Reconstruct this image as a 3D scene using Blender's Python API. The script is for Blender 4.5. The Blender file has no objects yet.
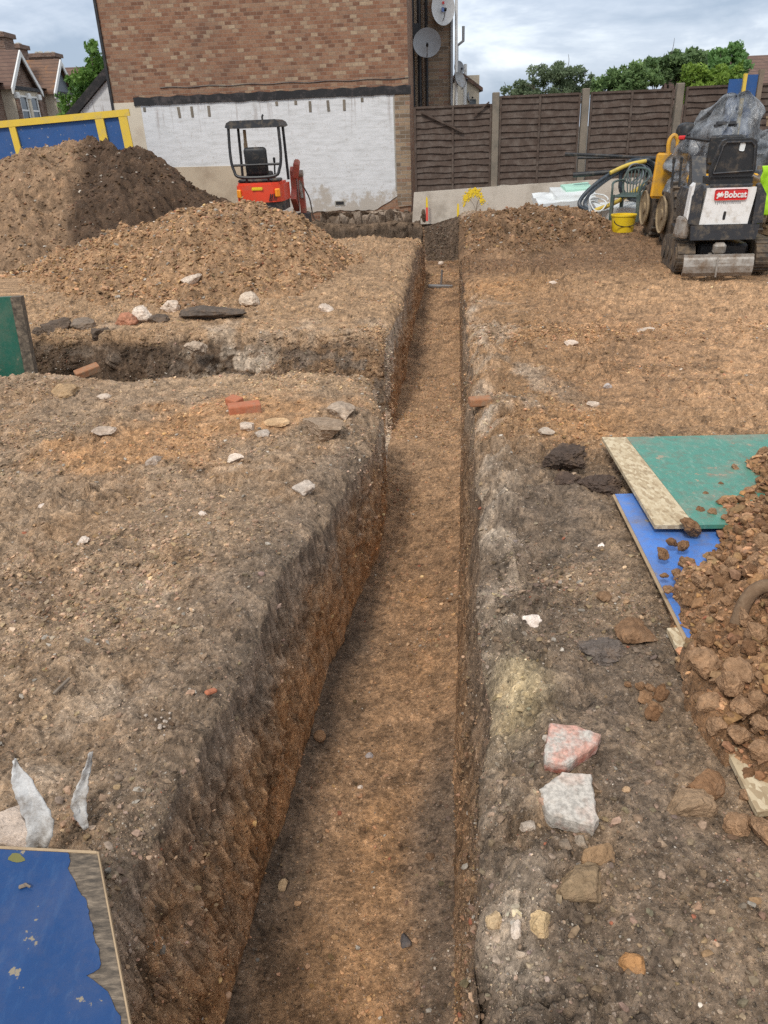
import bpy, bmesh, math, random
import numpy as np
from mathutils import Vector, Matrix, Euler
random.seed(7)
R = math.radians
scene = bpy.context.scene
COL = scene.collection

# ------------------------------------------------------------------ camera
F = 769.0
PITCH, ROLL, EYE = R(26.4), R(2.4), 1.6
_f = Vector((0, math.cos(PITCH), -math.sin(PITCH)))
_u0 = Vector((0, math.sin(PITCH), math.cos(PITCH)))
_r0 = Vector((1, 0, 0))
_r = _r0 * math.cos(ROLL) - _u0 * math.sin(ROLL)
_u = _r0 * math.sin(ROLL) + _u0 * math.cos(ROLL)
camd = bpy.data.cameras.new('camera')
cam = bpy.data.objects.new('camera', camd)
COL.objects.link(cam)
cam.matrix_world = Matrix(((_r.x, _u.x, -_f.x, 0), (_r.y, _u.y, -_f.y, 0), (_r.z, _u.z, -_f.z, EYE), (0, 0, 0, 1)))
camd.sensor_fit = 'HORIZONTAL'
camd.sensor_width = 36
camd.lens = 36 * F / 768
camd.clip_start = 0.05
camd.clip_end = 2000
scene.camera = cam


def ray(px, py):
    return _f + _r * ((px - 384) / F) + _u * ((512 - py) / F)


def atz(px, py, z=0.0):          # surveyed ground point seen at a photo position
    d = ray(px, py)
    t = (z - EYE) / d.z
    return Vector((d.x * t, d.y * t, z))


def aty(px, py, y):
    d = ray(px, py)
    t = y / d.y
    return Vector((d.x * t, y, EYE + d.z * t))


def onplane(px, py, x0, y0, slope):
    d = ray(px, py)
    t = (y0 - slope * x0) / (d.y - slope * d.x)
    return Vector((d.x * t, d.y * t, EYE + d.z * t))


# ------------------------------------------------------------------ numpy noise
def _hash(ix, iy, iz, seed):
    h = (ix.astype(np.int64) * 374761393 + iy.astype(np.int64) * 668265263 + iz.astype(np.int64) * 1274126177 + seed * 974634777) & 0xFFFFFFFF
    h = ((h ^ (h >> 13)) * 1274126177) & 0xFFFFFFFF
    h = ((h ^ (h >> 15)) * 2246822519) & 0xFFFFFFFF
    return (h ^ (h >> 16)) & 0xFFFFFFFF


def noise(x, y, z=None, seed=0):
    x = np.asarray(x, float)
    y = np.asarray(y, float)
    z = np.zeros_like(x) + 0.37 if z is None else np.asarray(z, float)
    ix, iy, iz = np.floor(x), np.floor(y), np.floor(z)
    fx, fy, fz = x - ix, y - iy, z - iz
    ux, uy, uz = [f * f * f * (f * (f * 6 - 15) + 10) for f in (fx, fy, fz)]
    tot = 0
    for a in (0, 1):
        for b in (0, 1):
            for c in (0, 1):
                h = _hash(ix + a, iy + b, iz + c, seed)
                g = ((h & 255) / 127.5 - 1) * (fx - a) + (((h >> 8) & 255) / 127.5 - 1) * (fy - b) + (((h >> 16) & 255) / 127.5 - 1) * (fz - c)
                w = (ux if a else 1 - ux) * (uy if b else 1 - uy) * (uz if c else 1 - uz)
                tot = tot + g * w
    return tot * 1.25


def fbm(x, y, z=None, oct=4, seed=0, gain=0.5):
    t, a, f = 0, 1.0, 1.0
    for o in range(oct):
        t = t + a * noise(np.asarray(x) * f, np.asarray(y) * f, None if z is None else np.asarray(z) * f, seed + o * 17)
        a *= gain
        f *= 2.03
    return t


def lumps(x, y, scale, seed, dens=0.6, flat=1.0):
    """rounded clods: height (cell units) and a random id per clod"""
    X, Y = np.asarray(x) * scale, np.asarray(y) * scale
    X = X + 0.25 * noise(X * 1.7, Y * 1.7, seed=seed + 5)
    Y = Y + 0.25 * noise(X * 1.7 + 9, Y * 1.7, seed=seed + 6)
    ix, iy = np.floor(X), np.floor(Y)
    best = np.zeros_like(X)
    bid = np.zeros_like(X)
    for a in (-1, 0, 1):
        for b in (-1, 0, 1):
            h = _hash(ix + a, iy + b, np.zeros_like(ix), seed)
            jx = ix + a + ((h & 255) / 255.0)
            jy = iy + b + (((h >> 8) & 255) / 255.0)
            rr = ((h >> 16) & 255) / 255.0
            idn = ((h >> 24) & 255) / 255.0
            r = 0.16 + 0.38 * rr ** 1.6
            d2 = ((X - jx) ** 2 + (Y - jy) ** 2)
            v = np.sqrt(np.maximum(0, r * r - d2)) * (idn < dens)
            m = v > best
            best = np.where(m, v, best)
            bid = np.where(m, idn / dens, bid)
    return best * flat / scale, bid


def facet(x, y, scale, seed, tilt=0.6):
    """broken angular crust: every cell is a plate with its own height and tilt"""
    X, Y = np.asarray(x) * scale, np.asarray(y) * scale
    X = X + 0.3 * noise(X * 1.3, Y * 1.3, seed=seed + 5)
    Y = Y + 0.3 * noise(X * 1.3 + 9, Y * 1.3, seed=seed + 6)
    ix, iy = np.floor(X), np.floor(Y)
    bd = np.full_like(X, 9.0)
    out = np.zeros_like(X)
    cid = np.zeros_like(X)
    for a in (-1, 0, 1):
        for b in (-1, 0, 1):
            h = _hash(ix + a, iy + b, np.zeros_like(ix), seed)
            dx = X - (ix + a + ((h & 255) / 255.0))
            dy = Y - (iy + b + (((h >> 8) & 255) / 255.0))
            d = np.abs(dx) ** 1.6 + np.abs(dy) ** 1.6
            g = (((h >> 16) & 255) / 255.0)
            val = g + tilt * (dx * ((((h >> 20) & 63) / 31.5) - 1) + dy * ((((h >> 24) & 63) / 31.5) - 1))
            m = d < bd
            bd = np.where(m, d, bd)
            out = np.where(m, val, out)
            cid = np.where(m, g, cid)
    return (out - .5) / scale, cid


def sstep(a, b, x):
    t = np.clip((np.asarray(x, float) - a) / (b - a), 0, 1)
    return t * t * (3 - 2 * t)


def mixc(col, c, m):
    m = np.clip(m, 0, 1)[..., None]
    return col * (1 - m) + np.array(c) * m


# ------------------------------------------------------------------ materials
class NT:
    def __init__(s, name):
        s.m = bpy.data.materials.new(name)
        s.m.use_nodes = True
        s.t = s.m.node_tree
        s.b = s.t.nodes['Principled BSDF']

    def n(s, typ, ins=None, **kw):
        nd = s.t.nodes.new('ShaderNode' + typ)
        for k, v in kw.items():
            setattr(nd, k, v)
        for k, v in (ins or {}).items():
            s.set(nd.inputs[k], v)
        return nd

    def set(s, sock, v):
        if isinstance(v, bpy.types.NodeSocket):
            s.t.links.new(v, sock)
        elif isinstance(v, bpy.types.Node):
            s.t.links.new(v.outputs[0], sock)
        else:
            if sock.type == 'RGBA' and len(v) == 3:
                v = (*v, 1)
            sock.default_value = v

    def math(s, op, a, b=0.0, c=0.0):
        nd = s.t.nodes.new('ShaderNodeMath')
        nd.operation = op
        for i, v in enumerate((a, b, c)):
            s.set(nd.inputs[i], v)
        return nd.outputs[0]

    def mix(s, fac, a, b, blend='MIX'):
        nd = s.t.nodes.new('ShaderNodeMix')
        nd.data_type = 'RGBA'
        nd.blend_type = blend
        s.set(nd.inputs[0], fac)
        s.set(nd.inputs[6], a)
        s.set(nd.inputs[7], b)
        return nd.outputs[2]

    def ramp(s, fac, stops):
        nd = s.t.nodes.new('ShaderNodeValToRGB')
        s.set(nd.inputs[0], fac)
        el = nd.color_ramp.elements
        while len(el) < len(stops):
            el.new(0.5)
        for e, (p, c) in zip(el, stops):
            e.position = p
            e.color = (*c, 1) if len(c) == 3 else c
        return nd.outputs[0]

    def noise(s, scale, detail=4, vec=None, rough=0.55):
        nd = s.n('TexNoise', {'Scale': scale, 'Detail': detail, 'Roughness': rough})
        s.set(nd.inputs['Vector'], vec if vec is not None else s.obj())
        return nd.outputs[0]

    def obj(s):
        if not hasattr(s, '_o'):
            s._o = s.n('TexCoord').outputs['Object']
        return s._o

    def bump(s, h, strength=0.4, dist=0.01):
        b = s.n('Bump', {'Height': h, 'Strength': strength, 'Distance': dist})
        s.set(s.b.inputs['Normal'], b.outputs[0])

    def base(s, c):
        s.set(s.b.inputs['Base Color'], c)

    def P(s, **kw):
        for k, v in kw.items():
            s.set(s.b.inputs[k.replace('_', ' ')], v)


def simple(name, c, rough=0.6, amt=0.25, scale=6.0, dirt=None, dirt_amt=0.35, dirt_scale=3.0, metal=0.0, bump=0.15, bscale=40.0, spec=0.4):
    k = NT(name)
    n1 = k.noise(scale, 5)
    col = k.mix(n1, tuple(x * (1 - amt) for x in c), tuple(min(1, x * (1 + amt)) for x in c))
    if dirt is not None:
        dm = k.ramp(k.noise(dirt_scale, 7, rough=0.7), [(0.58 - dirt_amt * 0.25, (0, 0, 0)), (0.66, (1, 1, 1))])
        col = k.mix(k.math('MULTIPLY', dm, min(1, dirt_amt * 1.7)), col, dirt)
    k.base(col)
    k.P(Roughness=rough, Metallic=metal)
    k.b.inputs['Specular IOR Level'].default_value = spec
    if bump:
        k.bump(k.noise(bscale, 3), bump, 0.01)
    return k.m


MUD = (0.17, 0.115, 0.07)


def soil_material(name='soil', peb=85.0):
    """soil whose colour sits in the 'soil' attribute, with crumbs, grit and pebbles"""
    k = NT(name)
    at = k.n('Attribute', attribute_name='soil')
    c0 = at.outputs[0]
    n1 = k.noise(9, 5, rough=0.7)
    n2 = k.noise(60, 5, rough=0.75)
    f1 = k.ramp(n1, [(0.28, (0.62, 0.62, 0.63)), (0.5, (1, 1, 1)), (0.75, (1.42, 1.38, 1.32))])
    f2 = k.ramp(n2, [(0.30, (0.55, 0.54, 0.52)), (0.5, (1, 1, 1)), (0.72, (1.65, 1.62, 1.55))])
    c = k.mix(1.0, c0, f1, 'MULTIPLY')
    c = k.mix(1.0, c, f2, 'MULTIPLY')
    hs = []
    for sc, lo, hi, thr in ((peb, 0.3, 2.8, 0.74), (peb * 2.1, 0.35, 2.6, 0.62)):
        v = k.n('TexVoronoi', {'Scale': sc, 'Vector': k.obj()}, feature='F1')
        sep = k.n('SeparateColor', {0: v.outputs['Color']})
        core = k.math('LESS_THAN', v.outputs['Distance'], k.math('MULTIPLY_ADD', sep.outputs[2], 0.25, 0.22))
        pick = k.math('MULTIPLY', core, k.math('GREATER_THAN', sep.outputs[0], thr))
        tone = k.math('MULTIPLY_ADD', sep.outputs[1], hi - lo, lo)
        tc = k.n('CombineColor', {0: tone, 1: tone, 2: tone})
        pale = k.mix(0.35, k.mix(1.0, c0, tc.outputs[0], 'MULTIPLY'), k.mix(1.0, (0.17, 0.15, 0.125), tc.outputs[0], 'MULTIPLY'))
        c = k.mix(k.math('MULTIPLY', pick, 0.8), c, pale)
        hs.append(k.math('MULTIPLY', pick, k.math('SUBTRACT', 0.5, v.outputs['Distance'])))
    k.base(c)
    k.P(Roughness=0.95)
    k.b.inputs['Specular IOR Level'].default_value = 0.25
    h = k.math('ADD', k.math('MULTIPLY', n2, 1.3), k.math('ADD', hs[0], hs[1]))
    k.bump(h, 0.9, 0.014)
    return k.m


M = {}
M['soil'] = soil_material()


def stone_material(name='stone', sc=1.0):
    k = NT(name)
    at = k.n('Attribute', attribute_name='soil').outputs[0]
    n = k.noise(30 * sc, 6, rough=0.7)
    f = k.ramp(n, [(0.3, (0.6, 0.58, 0.55)), (0.5, (1, 1, 1)), (0.72, (1.4, 1.38, 1.35))])
    dm = k.ramp(k.noise(11 * sc, 6, rough=0.75), [(0.52, (0, 0, 0)), (0.64, (1, 1, 1))])
    c = k.mix(1.0, k.mix(1.0, at, (1.28, 1.28, 1.28), 'MULTIPLY'), f, 'MULTIPLY')
    c = k.mix(k.math('MULTIPLY', dm, 0.5), c, (.23, .17, .115))
    k.base(k.mix(1.0, c, (1.09, .95, .86), 'MULTIPLY'))
    k.P(Roughness=0.92)
    k.b.inputs['Specular IOR Level'].default_value = 0.25
    k.bump(k.math('ADD', n, k.noise(120 * sc, 4)), 0.8 if sc == 1.0 else .5, 0.01 / sc ** .5)
    return k.m


M['stone'] = stone_material()
M['clod'] = stone_material('clod', .09)

# ------------------------------------------------------------------ object helpers


def link(o, parent=None):
    COL.objects.link(o)
    if parent is not None:
        o.parent = parent
    return o


def tag(o, label=None, cat=None, group=None, kind=None):
    if label:
        o['label'] = label
    if cat:
        o['category'] = cat
    if group:
        o['group'] = group
    if kind:
        o['kind'] = kind
    return o


def thing(name, label, cat, loc=(0, 0, 0), rotz=0.0, group=None):
    o = bpy.data.objects.new(name, None)
    o.empty_display_size = 0.2
    o.location = loc
    o.rotation_euler = (0, 0, rotz)
    link(o)
    return tag(o, label, cat, group)


def np_mesh(name, V, Fq, mat, parent=None, smooth=True, col=None):
    """mesh object from arrays; Fq is one array of equal-length faces"""
    me = bpy.data.meshes.new(name)
    V = np.ascontiguousarray(V, dtype=np.float32)
    Fq = np.ascontiguousarray(Fq, dtype=np.int32)
    n, k = Fq.shape
    me.vertices.add(len(V))
    me.vertices.foreach_set('co', V.ravel())
    me.loops.add(n * k)
    me.loops.foreach_set('vertex_index', Fq.ravel())
    me.polygons.add(n)
    me.polygons.foreach_set('loop_start', np.arange(0, n * k, k, dtype=np.int32))
    me.polygons.foreach_set('loop_total', np.full(n, k, dtype=np.int32))
    me.polygons.foreach_set('use_smooth', np.full(n, smooth, dtype=bool))
    if col is not None:
        a = me.attributes.new('soil', 'FLOAT_COLOR', 'POINT')
        c4 = np.ones((len(V), 4), dtype=np.float32)
        c4[:, :3] = col
        a.data.foreach_set('color', c4.ravel())
    me.update(calc_edges=True)
    me.validate()
    me.materials.append(mat)
    return link(bpy.data.objects.new(name, me), parent)


class MB:
    """collects boxes, bars and tubes, then links them as ONE mesh object"""

    def __init__(s):
        s.bm = bmesh.new()

    def raw(s, vs, fs):
        v = [s.bm.verts.new(p) for p in vs]
        for f in fs:
            try:
                s.bm.faces.new([v[i] for i in f])
            except ValueError:
                pass
        return s

    def box(s, c, size, rot=(0, 0, 0), bev=0.0, seg=1):
        mtx = Matrix.Translation(Vector(c)) @ Euler(rot).to_matrix().to_4x4() @ Matrix.Diagonal((*size, 1))
        g = bmesh.ops.create_cube(s.bm, size=1.0, matrix=mtx)
        if bev:
            es = list({e for v in g['verts'] for e in v.link_edges})
            bmesh.ops.bevel(s.bm, geom=es, offset=bev, segments=seg, affect='EDGES', profile=0.5)
        return s

    def bb(s, x0, x1, y0, y1, z0, z1, bev=0.0, seg=1):
        return s.box(((x0 + x1) / 2, (y0 + y1) / 2, (z0 + z1) / 2), (abs(x1 - x0), abs(y1 - y0), abs(z1 - z0)), bev=bev, seg=seg)

    def cyl(s, p0, p1, r0, r1=None, n=14):
        p0, p1 = Vector(p0), Vector(p1)
        r1 = r0 if r1 is None else r1
        ax = p1 - p0
        q = ax.to_track_quat('Z', 'Y').to_matrix().to_4x4()
        mtx = Matrix.Translation((p0 + p1) / 2) @ q
        bmesh.ops.create_cone(s.bm, cap_ends=True, segments=n, radius1=r0, radius2=max(r1, 1e-4), depth=ax.length, matrix=mtx)
        return s

    def tube(s, pts, r, n=8, closed=False):
        pts = [Vector(p) for p in pts]
        N = len(pts)
        rs = r if isinstance(r, (list, tuple)) else [r] * N
        up = None
        rings = []
        for i, p in enumerate(pts):
            a = pts[(i - 1) % N] if (closed or i > 0) else p
            b = pts[(i + 1) % N] if (closed or i < N - 1) else p
            t = (b - a).normalized()
            if up is None:
                up = t.orthogonal().normalized()
            up = (up - t * up.dot(t)).normalized()
            w = t.cross(up)
            rings.append([s.bm.verts.new(p + (up * math.cos(k / n * 6.28319) + w * math.sin(k / n * 6.28319)) * rs[i]) for k in range(n)])
        for i in range(N if closed else N - 1):
            A, B = rings[i], rings[(i + 1) % N]
            for k in range(n):
                s.bm.faces.new((A[k], A[(k + 1) % n], B[(k + 1) % n], B[k]))
        if not closed:
            s.bm.faces.new(rings[0][::-1])
            s.bm.faces.new(rings[-1])
        return s

    def prism(s, poly, a0, a1, axis='y'):
        """extrude a 2-D outline along an axis: 'y' outline is (x,z), 'x' is (y,z), 'z' is (x,y)"""
        def p3(p, a):
            return {'y': (p[0], a, p[1]), 'x': (a, p[0], p[1]), 'z': (p[0], p[1], a)}[axis]
        n = len(poly)
        vs = [p3(p, a0) for p in poly] + [p3(p, a1) for p in poly]
        fs = [tuple(range(n)), tuple(range(2 * n - 1, n - 1, -1))] + [(i, i + n, (i + 1) % n + n, (i + 1) % n) for i in range(n)]
        return s.raw(vs, fs)

    def lathe(s, prof, center, axis='x', n=28):
        """prof: (radius, offset along axis)"""
        c = Vector(center)
        rings = []
        for r, a in prof:
            ring = []
            for k in range(n):
                t = k / n * 6.28319
                u, w = r * math.cos(t), r * math.sin(t)
                ring.append(s.bm.verts.new(c + Vector({'x': (a, u, w), 'y': (u, a, w), 'z': (u, w, a)}[axis])))
            rings.append(ring)
        for A, B in zip(rings, rings[1:]):
            for k in range(n):
                s.bm.faces.new((A[k], A[(k + 1) % n], B[(k + 1) % n], B[k]))
        if prof[0][0] > 1e-3:
            s.bm.faces.new(rings[0][::-1])
        if prof[-1][0] > 1e-3:
            s.bm.faces.new(rings[-1])
        return s

    def build(s, name, mat, parent=None, smooth=False, label=None):
        bmesh.ops.recalc_face_normals(s.bm, faces=s.bm.faces[:])
        me = bpy.data.meshes.new(name)
        s.bm.to_mesh(me)
        s.bm.free()
        if smooth:
            me.polygons.foreach_set('use_smooth', [True] * len(me.polygons))
            try:
                me.set_sharp_from_angle(angle=R(38))
            except Exception:
                pass
        me.materials.append(mat)
        o = link(bpy.data.objects.new(name, me), parent)
        if label:
            o['label'] = label
        return o


def spline(pts, n=8):
    """Catmull-Rom through points"""
    P = [Vector(p) for p in pts]
    P = [P[0] * 2 - P[1]] + P + [P[-1] * 2 - P[-2]]
    out = []
    for i in range(1, len(P) - 2):
        a, b, c, d = P[i - 1:i + 3]
        for k in range(n):
            t = k / n
            out.append(0.5 * ((2 * b) + (c - a) * t + (2 * a - 5 * b + 4 * c - d) * t * t + (3 * b - a - 3 * c + d) * t ** 3))
    out.append(P[-2])
    return out

# ------------------------------------------------------------------ the ground, one sheet with the trenches dug into it
GB = (0.205, 0.153, 0.104)     # grey brown topsoil
CH = (0.100, 0.082, 0.065)     # charcoal, ashy soil
OR = (0.30, 0.172, 0.08)      # orange clay
BR = (0.205, 0.128, 0.068)     # brown earth
DB = (0.095, 0.062, 0.038)     # dark brown earth
PG = (0.285, 0.245, 0.195)      # pale ashy mortar dust
SA = (0.29, 0.205, 0.125)      # sandy earth

LT = np.array([(-3, -.85), (.5, -.80), (1.13, -.71), (1.39, -.65), (1.75, -.57), (2.25, -.48), (2.45, -.45), (2.79, -.38), (3.25, -.27), (3.61, -.215), (4.18, -.07), (4.83, -.01), (5.41, -.06), (5.75, .0), (6.7, .06), (8.19, .29), (11.85, .63), (14.6, .88), (16.3, 1.02), (18, 1.1)])
LF = np.array([(-3, -.72), (.5, -.63), (1.44, -.545), (1.86, -.49), (2.42, -.4), (3.32, -.28), (3.8, -.19), (4.67, -.03), (5.4, .03), (6.06, .06), (7.8, .24), (11.07, .58), (13.31, .85), (16.3, 1.06), (18, 1.12)])
RF = np.array([(-3, .02), (.5, .09), (1.42, .15), (2.28, .24), (3.75, .41), (6.05, .67), (10.35, 1.12), (13.18, 1.41), (15.78, 1.70), (18, 1.9)])
RT = np.array([(-3, .05), (.5, .125), (1.0, .15), (1.19, .165), (1.48, .21), (1.88, .28), (2.44, .34), (3.31, .45), (4.82, .61), (8.06, .93), (11.65, 1.29), (14.07, 1.55), (16.5, 1.8), (18, 1.95)])
DEPTH = 0.85
TILT = 0.11


def ip(tab, v):
    return np.interp(v, tab[:, 0], tab[:, 1])


GW = []


def build_ground():
    # rows along the trench: spacing grows with distance, closer rows at the steep cross-trench faces
    rows = [np.array([-300, -120, -50, -20, -8, -4, -2, -1, -.5, -.1, .2, .4, .5, .6])]
    v = 0.7
    rr = []
    while v < 18.2:
        rr.append(v)
        v += max(0.0034, v * 0.0028) if v < 3 else v * (0.0045 if v < 9 else .0062)
    rows.append(np.array(rr))
    for a, b, n in ((5.45, 5.65, 16), (6.30, 6.95, 90), (14.5, 14.8, 12), (16.0, 16.95, 70)):
        rows.append(np.linspace(a, b, n))
    rows.append(np.array([18.4, 18.8, 19.4, 20.2, 21.5, 23, 26, 30, 36, 45, 60, 80, 110, 160, 230, 320]))
    v = np.unique(np.round(np.concatenate(rows), 4))
    nv = len(v)
    NL, NW, NF, NR = 330, 46, 84, 390
    vv = np.clip(v, 0.4, None)

    def outer(n, k0, k1):
        s = np.linspace(0, 1, n)
        e = np.concatenate([np.array([1.0]), 1.03 * 1.22 ** np.arange(1, 26)])
        w = np.concatenate([s ** 1.12, e[1:]])
        return w[None, :] * (k0 + k1 * vv)[:, None]
    lt, lf, rf, rt = ip(LT, v), ip(LF, v), ip(RF, v), ip(RT, v)
    # ragged lips
    lt = lt + 0.035 * fbm(v * 1.6, v * 0 + 3.1, oct=4, seed=3) * sstep(0.4, 1.5, v) + 0.012 * noise(v * 14, v * 0, seed=31)
    rt = rt + 0.035 * fbm(v * 2.0, v * 0 + 8.1, oct=4, seed=4) + 0.012 * noise(v * 13, v * 0 + 4, seed=32)
    lf = np.maximum(lf + 0.012 * fbm(v * 3, v * 0 + 5, oct=3, seed=6), lt + 0.01)
    rf = np.minimum(rf + 0.012 * fbm(v * 3, v * 0 + 2, oct=3, seed=7), rt - 0.02)
    gl = outer(NL, .45, .46)[:, ::-1]
    gr = outer(NR, .95, .42)
    nl, nr = gl.shape[1], gr.shape[1]
    XL = lt[:, None] - gl
    sw = np.linspace(0, 1, NW)
    XW1 = lt[:, None] + (lf - lt)[:, None] * sw[None, :]
    XF = lf[:, None] + (rf - lf)[:, None] * np.linspace(0, 1, NF + 2)[None, 1:-1]
    XW2 = rf[:, None] + (rt - rf)[:, None] * sw[None, :]
    XR = rt[:, None] + gr
    X = np.concatenate([XL, XW1[:, 1:], XF, XW2, XR[:, 1:]], axis=1)
    ncol = X.shape[1]
    Vv = np.repeat(v[:, None], ncol, 1)
    i0, i1, i2, i3 = nl - 1, nl - 1 + NW - 1, nl - 1 + NW - 1 + NF + 1, nl - 1 + NW - 1 + NF + NW
    # section position: 0 ground, wall 0..1, floor 1
    sec = np.zeros(ncol)
    sec[i0:i1 + 1] = sw
    sec[i1:i2] = 1
    sec[i2:i3 + 1] = 1 - np.linspace(0, 1, i3 + 1 - i2)
    side = np.zeros(ncol)                       # -1 left ground, 1 right ground, 0 in the trench
    side[:i0 + 1] = -1
    side[i3:] = 1
    S = np.repeat(sec[None, :], nv, 0)
    xc = ip(LT, v) * .5 + ip(RT, v) * .5
    Y = Vv - TILT * (np.clip(X - xc[:, None], -8, 8)) * np.clip(Vv, 0, 1) * (np.abs(Vv) < 60)
    near = (np.abs(X) < 14) & (Y > -3) & (Y < 20)
    dl = np.maximum(0, lt[:, None] - X)         # distance from the left lip
    dr = np.maximum(0, X - rt[:, None])
    L = side == -1
    Rr = side == 1
    # ---- ground level
    z = 0.045 * fbm(X * .6, Y * .6, oct=3, seed=11) * near
    z += 0.035 * sstep(0.0, 0.5, dr) * 0 + 0.02 * np.exp(-((dr - .12) / .1) ** 2) * Rr[None] * (0.6 + 0.6 * noise(Vv * 1.5, X * 0, seed=9)) * sstep(9, 5, Vv)
    z += .03 * fbm(X * 1.9, Y * 1.9, oct=3, seed=12) * near
    z -= 0.07 * np.exp(-(dl / .06)) * L[None] * sstep(3.6, 2.6, Vv) * (0.7 + .5 * noise(Vv * 1.3, X * 0, seed=19))
    z -= 0.10 * np.exp(-(dl / .05)) * L[None] * sstep(2.6, 3.6, Vv)
    z -= 0.08 * np.exp(-(dr / .05)) * Rr[None]
    z -= 0.15 * sstep(12.5, 14.2, Vv) * L[None] * sstep(3.0, 1.5, dl)
    z += 0.10 * sstep(6.5, 9, Vv) * L[None] * sstep(.1, 1.0, dl) * sstep(14, 12, Vv)
    # cross trench to the left and the one along the building
    wob = 0.05 * fbm(X * 2.2, X * 0 + 1, oct=3, seed=21)
    wob2 = 0.06 * fbm(X * 2.6, X * 0 + 7, oct=4, seed=22)
    ct = sstep(5.47, 5.56, Vv + wob) * (1 - np.clip((Vv + 1.3 * wob2 - 6.42) / .42, 0, 1) ** .8) * L[None] * sstep(6.0, 5.4, dl)
    tt = sstep(14.5, 14.75, Vv + wob) * (1 - sstep(16.75, 16.95, Vv + .5 * wob2)) * L[None] * sstep(2.4, 2.1, dl)
    carve = np.maximum(ct, tt)
    endm = 1 - sstep(16.35, 16.72, Vv + .5 * wob2)      # the trench stops short of the wall
    start = sstep(-2.0, -1.0, Vv)
    ztop = z * (1 - carve) - (DEPTH - 0.02) * carve
    # profile of trench columns
    zl = np.repeat(ztop[:, i0:i0 + 1], ncol, 1)
    zr = np.repeat(ztop[:, i3:i3 + 1], ncol, 1)
    tx = np.clip((X - lf[:, None]) / np.maximum(.05, (rf - lf)[:, None]), 0, 1)
    lipz = np.where(np.arange(ncol)[None, :] < (i1 + i2) // 2, zl, zr)
    floor = -DEPTH + 0.02 * fbm(X * 2, Y * 2, oct=3, seed=41) + 0.035 * (np.abs(tx - .5) * 2) ** 4
    floor = floor * endm * start + (1 - endm * start) * (zl * (1 - tx) + zr * tx)
    trench = (side == 0)
    Z = np.where(trench[None, :], lipz + (floor - lipz) * S ** 1.0, ztop)
    # ---- roughness
    wallm = (S > 0) & (S < 1) & (np.abs(Z - lipz) > 0)
    big, bid = lumps(X, Y, 7, 51, .5)
    med, mid = lumps(X, Y, 17, 52, .65)
    sml, sid = lumps(X, Y, 42, 53, .7)
    tin, tid = lumps(X, Y, 95, 54, .7)
    rough = 0.010 * fbm(X * 7, Y * 7, oct=4, seed=55) + 0.002 * fbm(X * 40, Y * 40, oct=2, seed=56)
    track = Rr[None] * sstep(.9, 1.5, dr) * sstep(3.9, 4.6, Vv) * sstep(10.5, 8, Vv)
    track = track * np.clip(.75 + 1.4 * noise(X * .9, Y * .35, seed=61), 0, 1)
    fa1, fid1 = facet(X, Y, 22, 91)
    fa2, fid2 = facet(X, Y, 60, 92)
    fa0, fid0 = facet(X, Y, 8, 93)
    edge_l = np.exp(-(dl / .35)) * L[None]
    edge_r = np.exp(-(dr / .45)) * Rr[None]
    cl = np.clip(.45 + .9 * fbm(X * 1.1, Y * 1.1, oct=3, seed=57), 0.05, 1.3)
    gam = (1 - .6 * track)
    wetfloor = (S >= 1)
    amp = np.where(wetfloor, .35, 1.0)
    rfar = Rr[None] * sstep(4.0, 5.2, Vv) * sstep(.3, .9, dr)
    gam = gam * (1 - .35 * rfar * sstep(1.0, 1.7, dr)) * (1 + .5 * rfar * sstep(1.7, 1.0, dr))
    dz = (0.5 * big * cl + 0.9 * med * cl + .75 * sml * (0.5 + .5 * cl) + .35 * tin + rough * 1.3 + .3 * fa1 * (.2 + cl) + .18 * fa2 + .22 * fa0 * cl) * gam * amp
    dz += (0.07 * fbm(X * 5, Y * 5, oct=5, seed=58) + .6 * lumps(X, Y, 9, 66, .6)[0] + .25 * fa0) * np.exp(-((dr - .12) / .16) ** 2) * Rr[None] * sstep(9, 6, Vv)
    dz += 0.03 * edge_r * fbm(X * 5, Y * 5, oct=4, seed=58) + .03 * edge_l * fbm(X * 6, Y * 6, oct=4, seed=59)
    tread = np.sin((Y * 1.0 + .18 * np.abs(((X * 1.9) % 1) - .5) + .02 * noise(X * 5, Y * 5, seed=62)) * 2 * np.pi / .17)
    dz += track * (.028 * tread + .035 * noise(X * 2.2, Y * .4, seed=63))
    dz = np.where(near, dz, 0)
    wmask = np.where(trench[None, :] & (S < 1), 1.0, 0.0)
    Zd = Z + dz * (1 - wmask)
    # walls: push sideways, with the bucket's up-and-down scrape marks and stones sticking out
    hgt = Z
    wl1, wid = lumps(Y * 1.0, hgt * 1.0, 15, 71, .55)
    wl2, wid2 = lumps(Y, hgt, 38, 72, .6)
    scr = 0.012 * fbm(Y * 34, hgt * 3.0 + .5 * noise(Y * 3, hgt * 3, seed=77), oct=3, seed=76) + 0.018 * fbm(Y * 13, hgt * 2.0 + .3 * noise(Y * 3, hgt * 3, seed=74), oct=4, seed=73) + .03 * fbm(Y * 2.2, hgt * 2.5, oct=3, seed=75)
    wf1, wfid = facet(Y * 1.0, hgt * .45, 26, 94)
    wf2, wfid2 = facet(Y * 1.0, hgt * .22, 62, 95, .9)
    push = (scr + .5 * wl1 + .35 * wl2 + .45 * wf1 + 1.0 * wf2) * np.sin(np.clip(S, 0, 1) * np.pi) ** .5 * (.25 + .75 * sstep(0, .22, S))
    sgn = np.where(np.arange(ncol)[None, :] < (i1 + i2) // 2, 1.0, -1.0)
    Xd = X + sgn * push * wmask * np.where(sgn > 0, 1.0, .6)
    Zd = Zd + wmask * (rough * 1.5)
    # cross trench faces roughen in y
    fa = np.abs(np.gradient(carve, axis=0)) * 40
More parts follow.
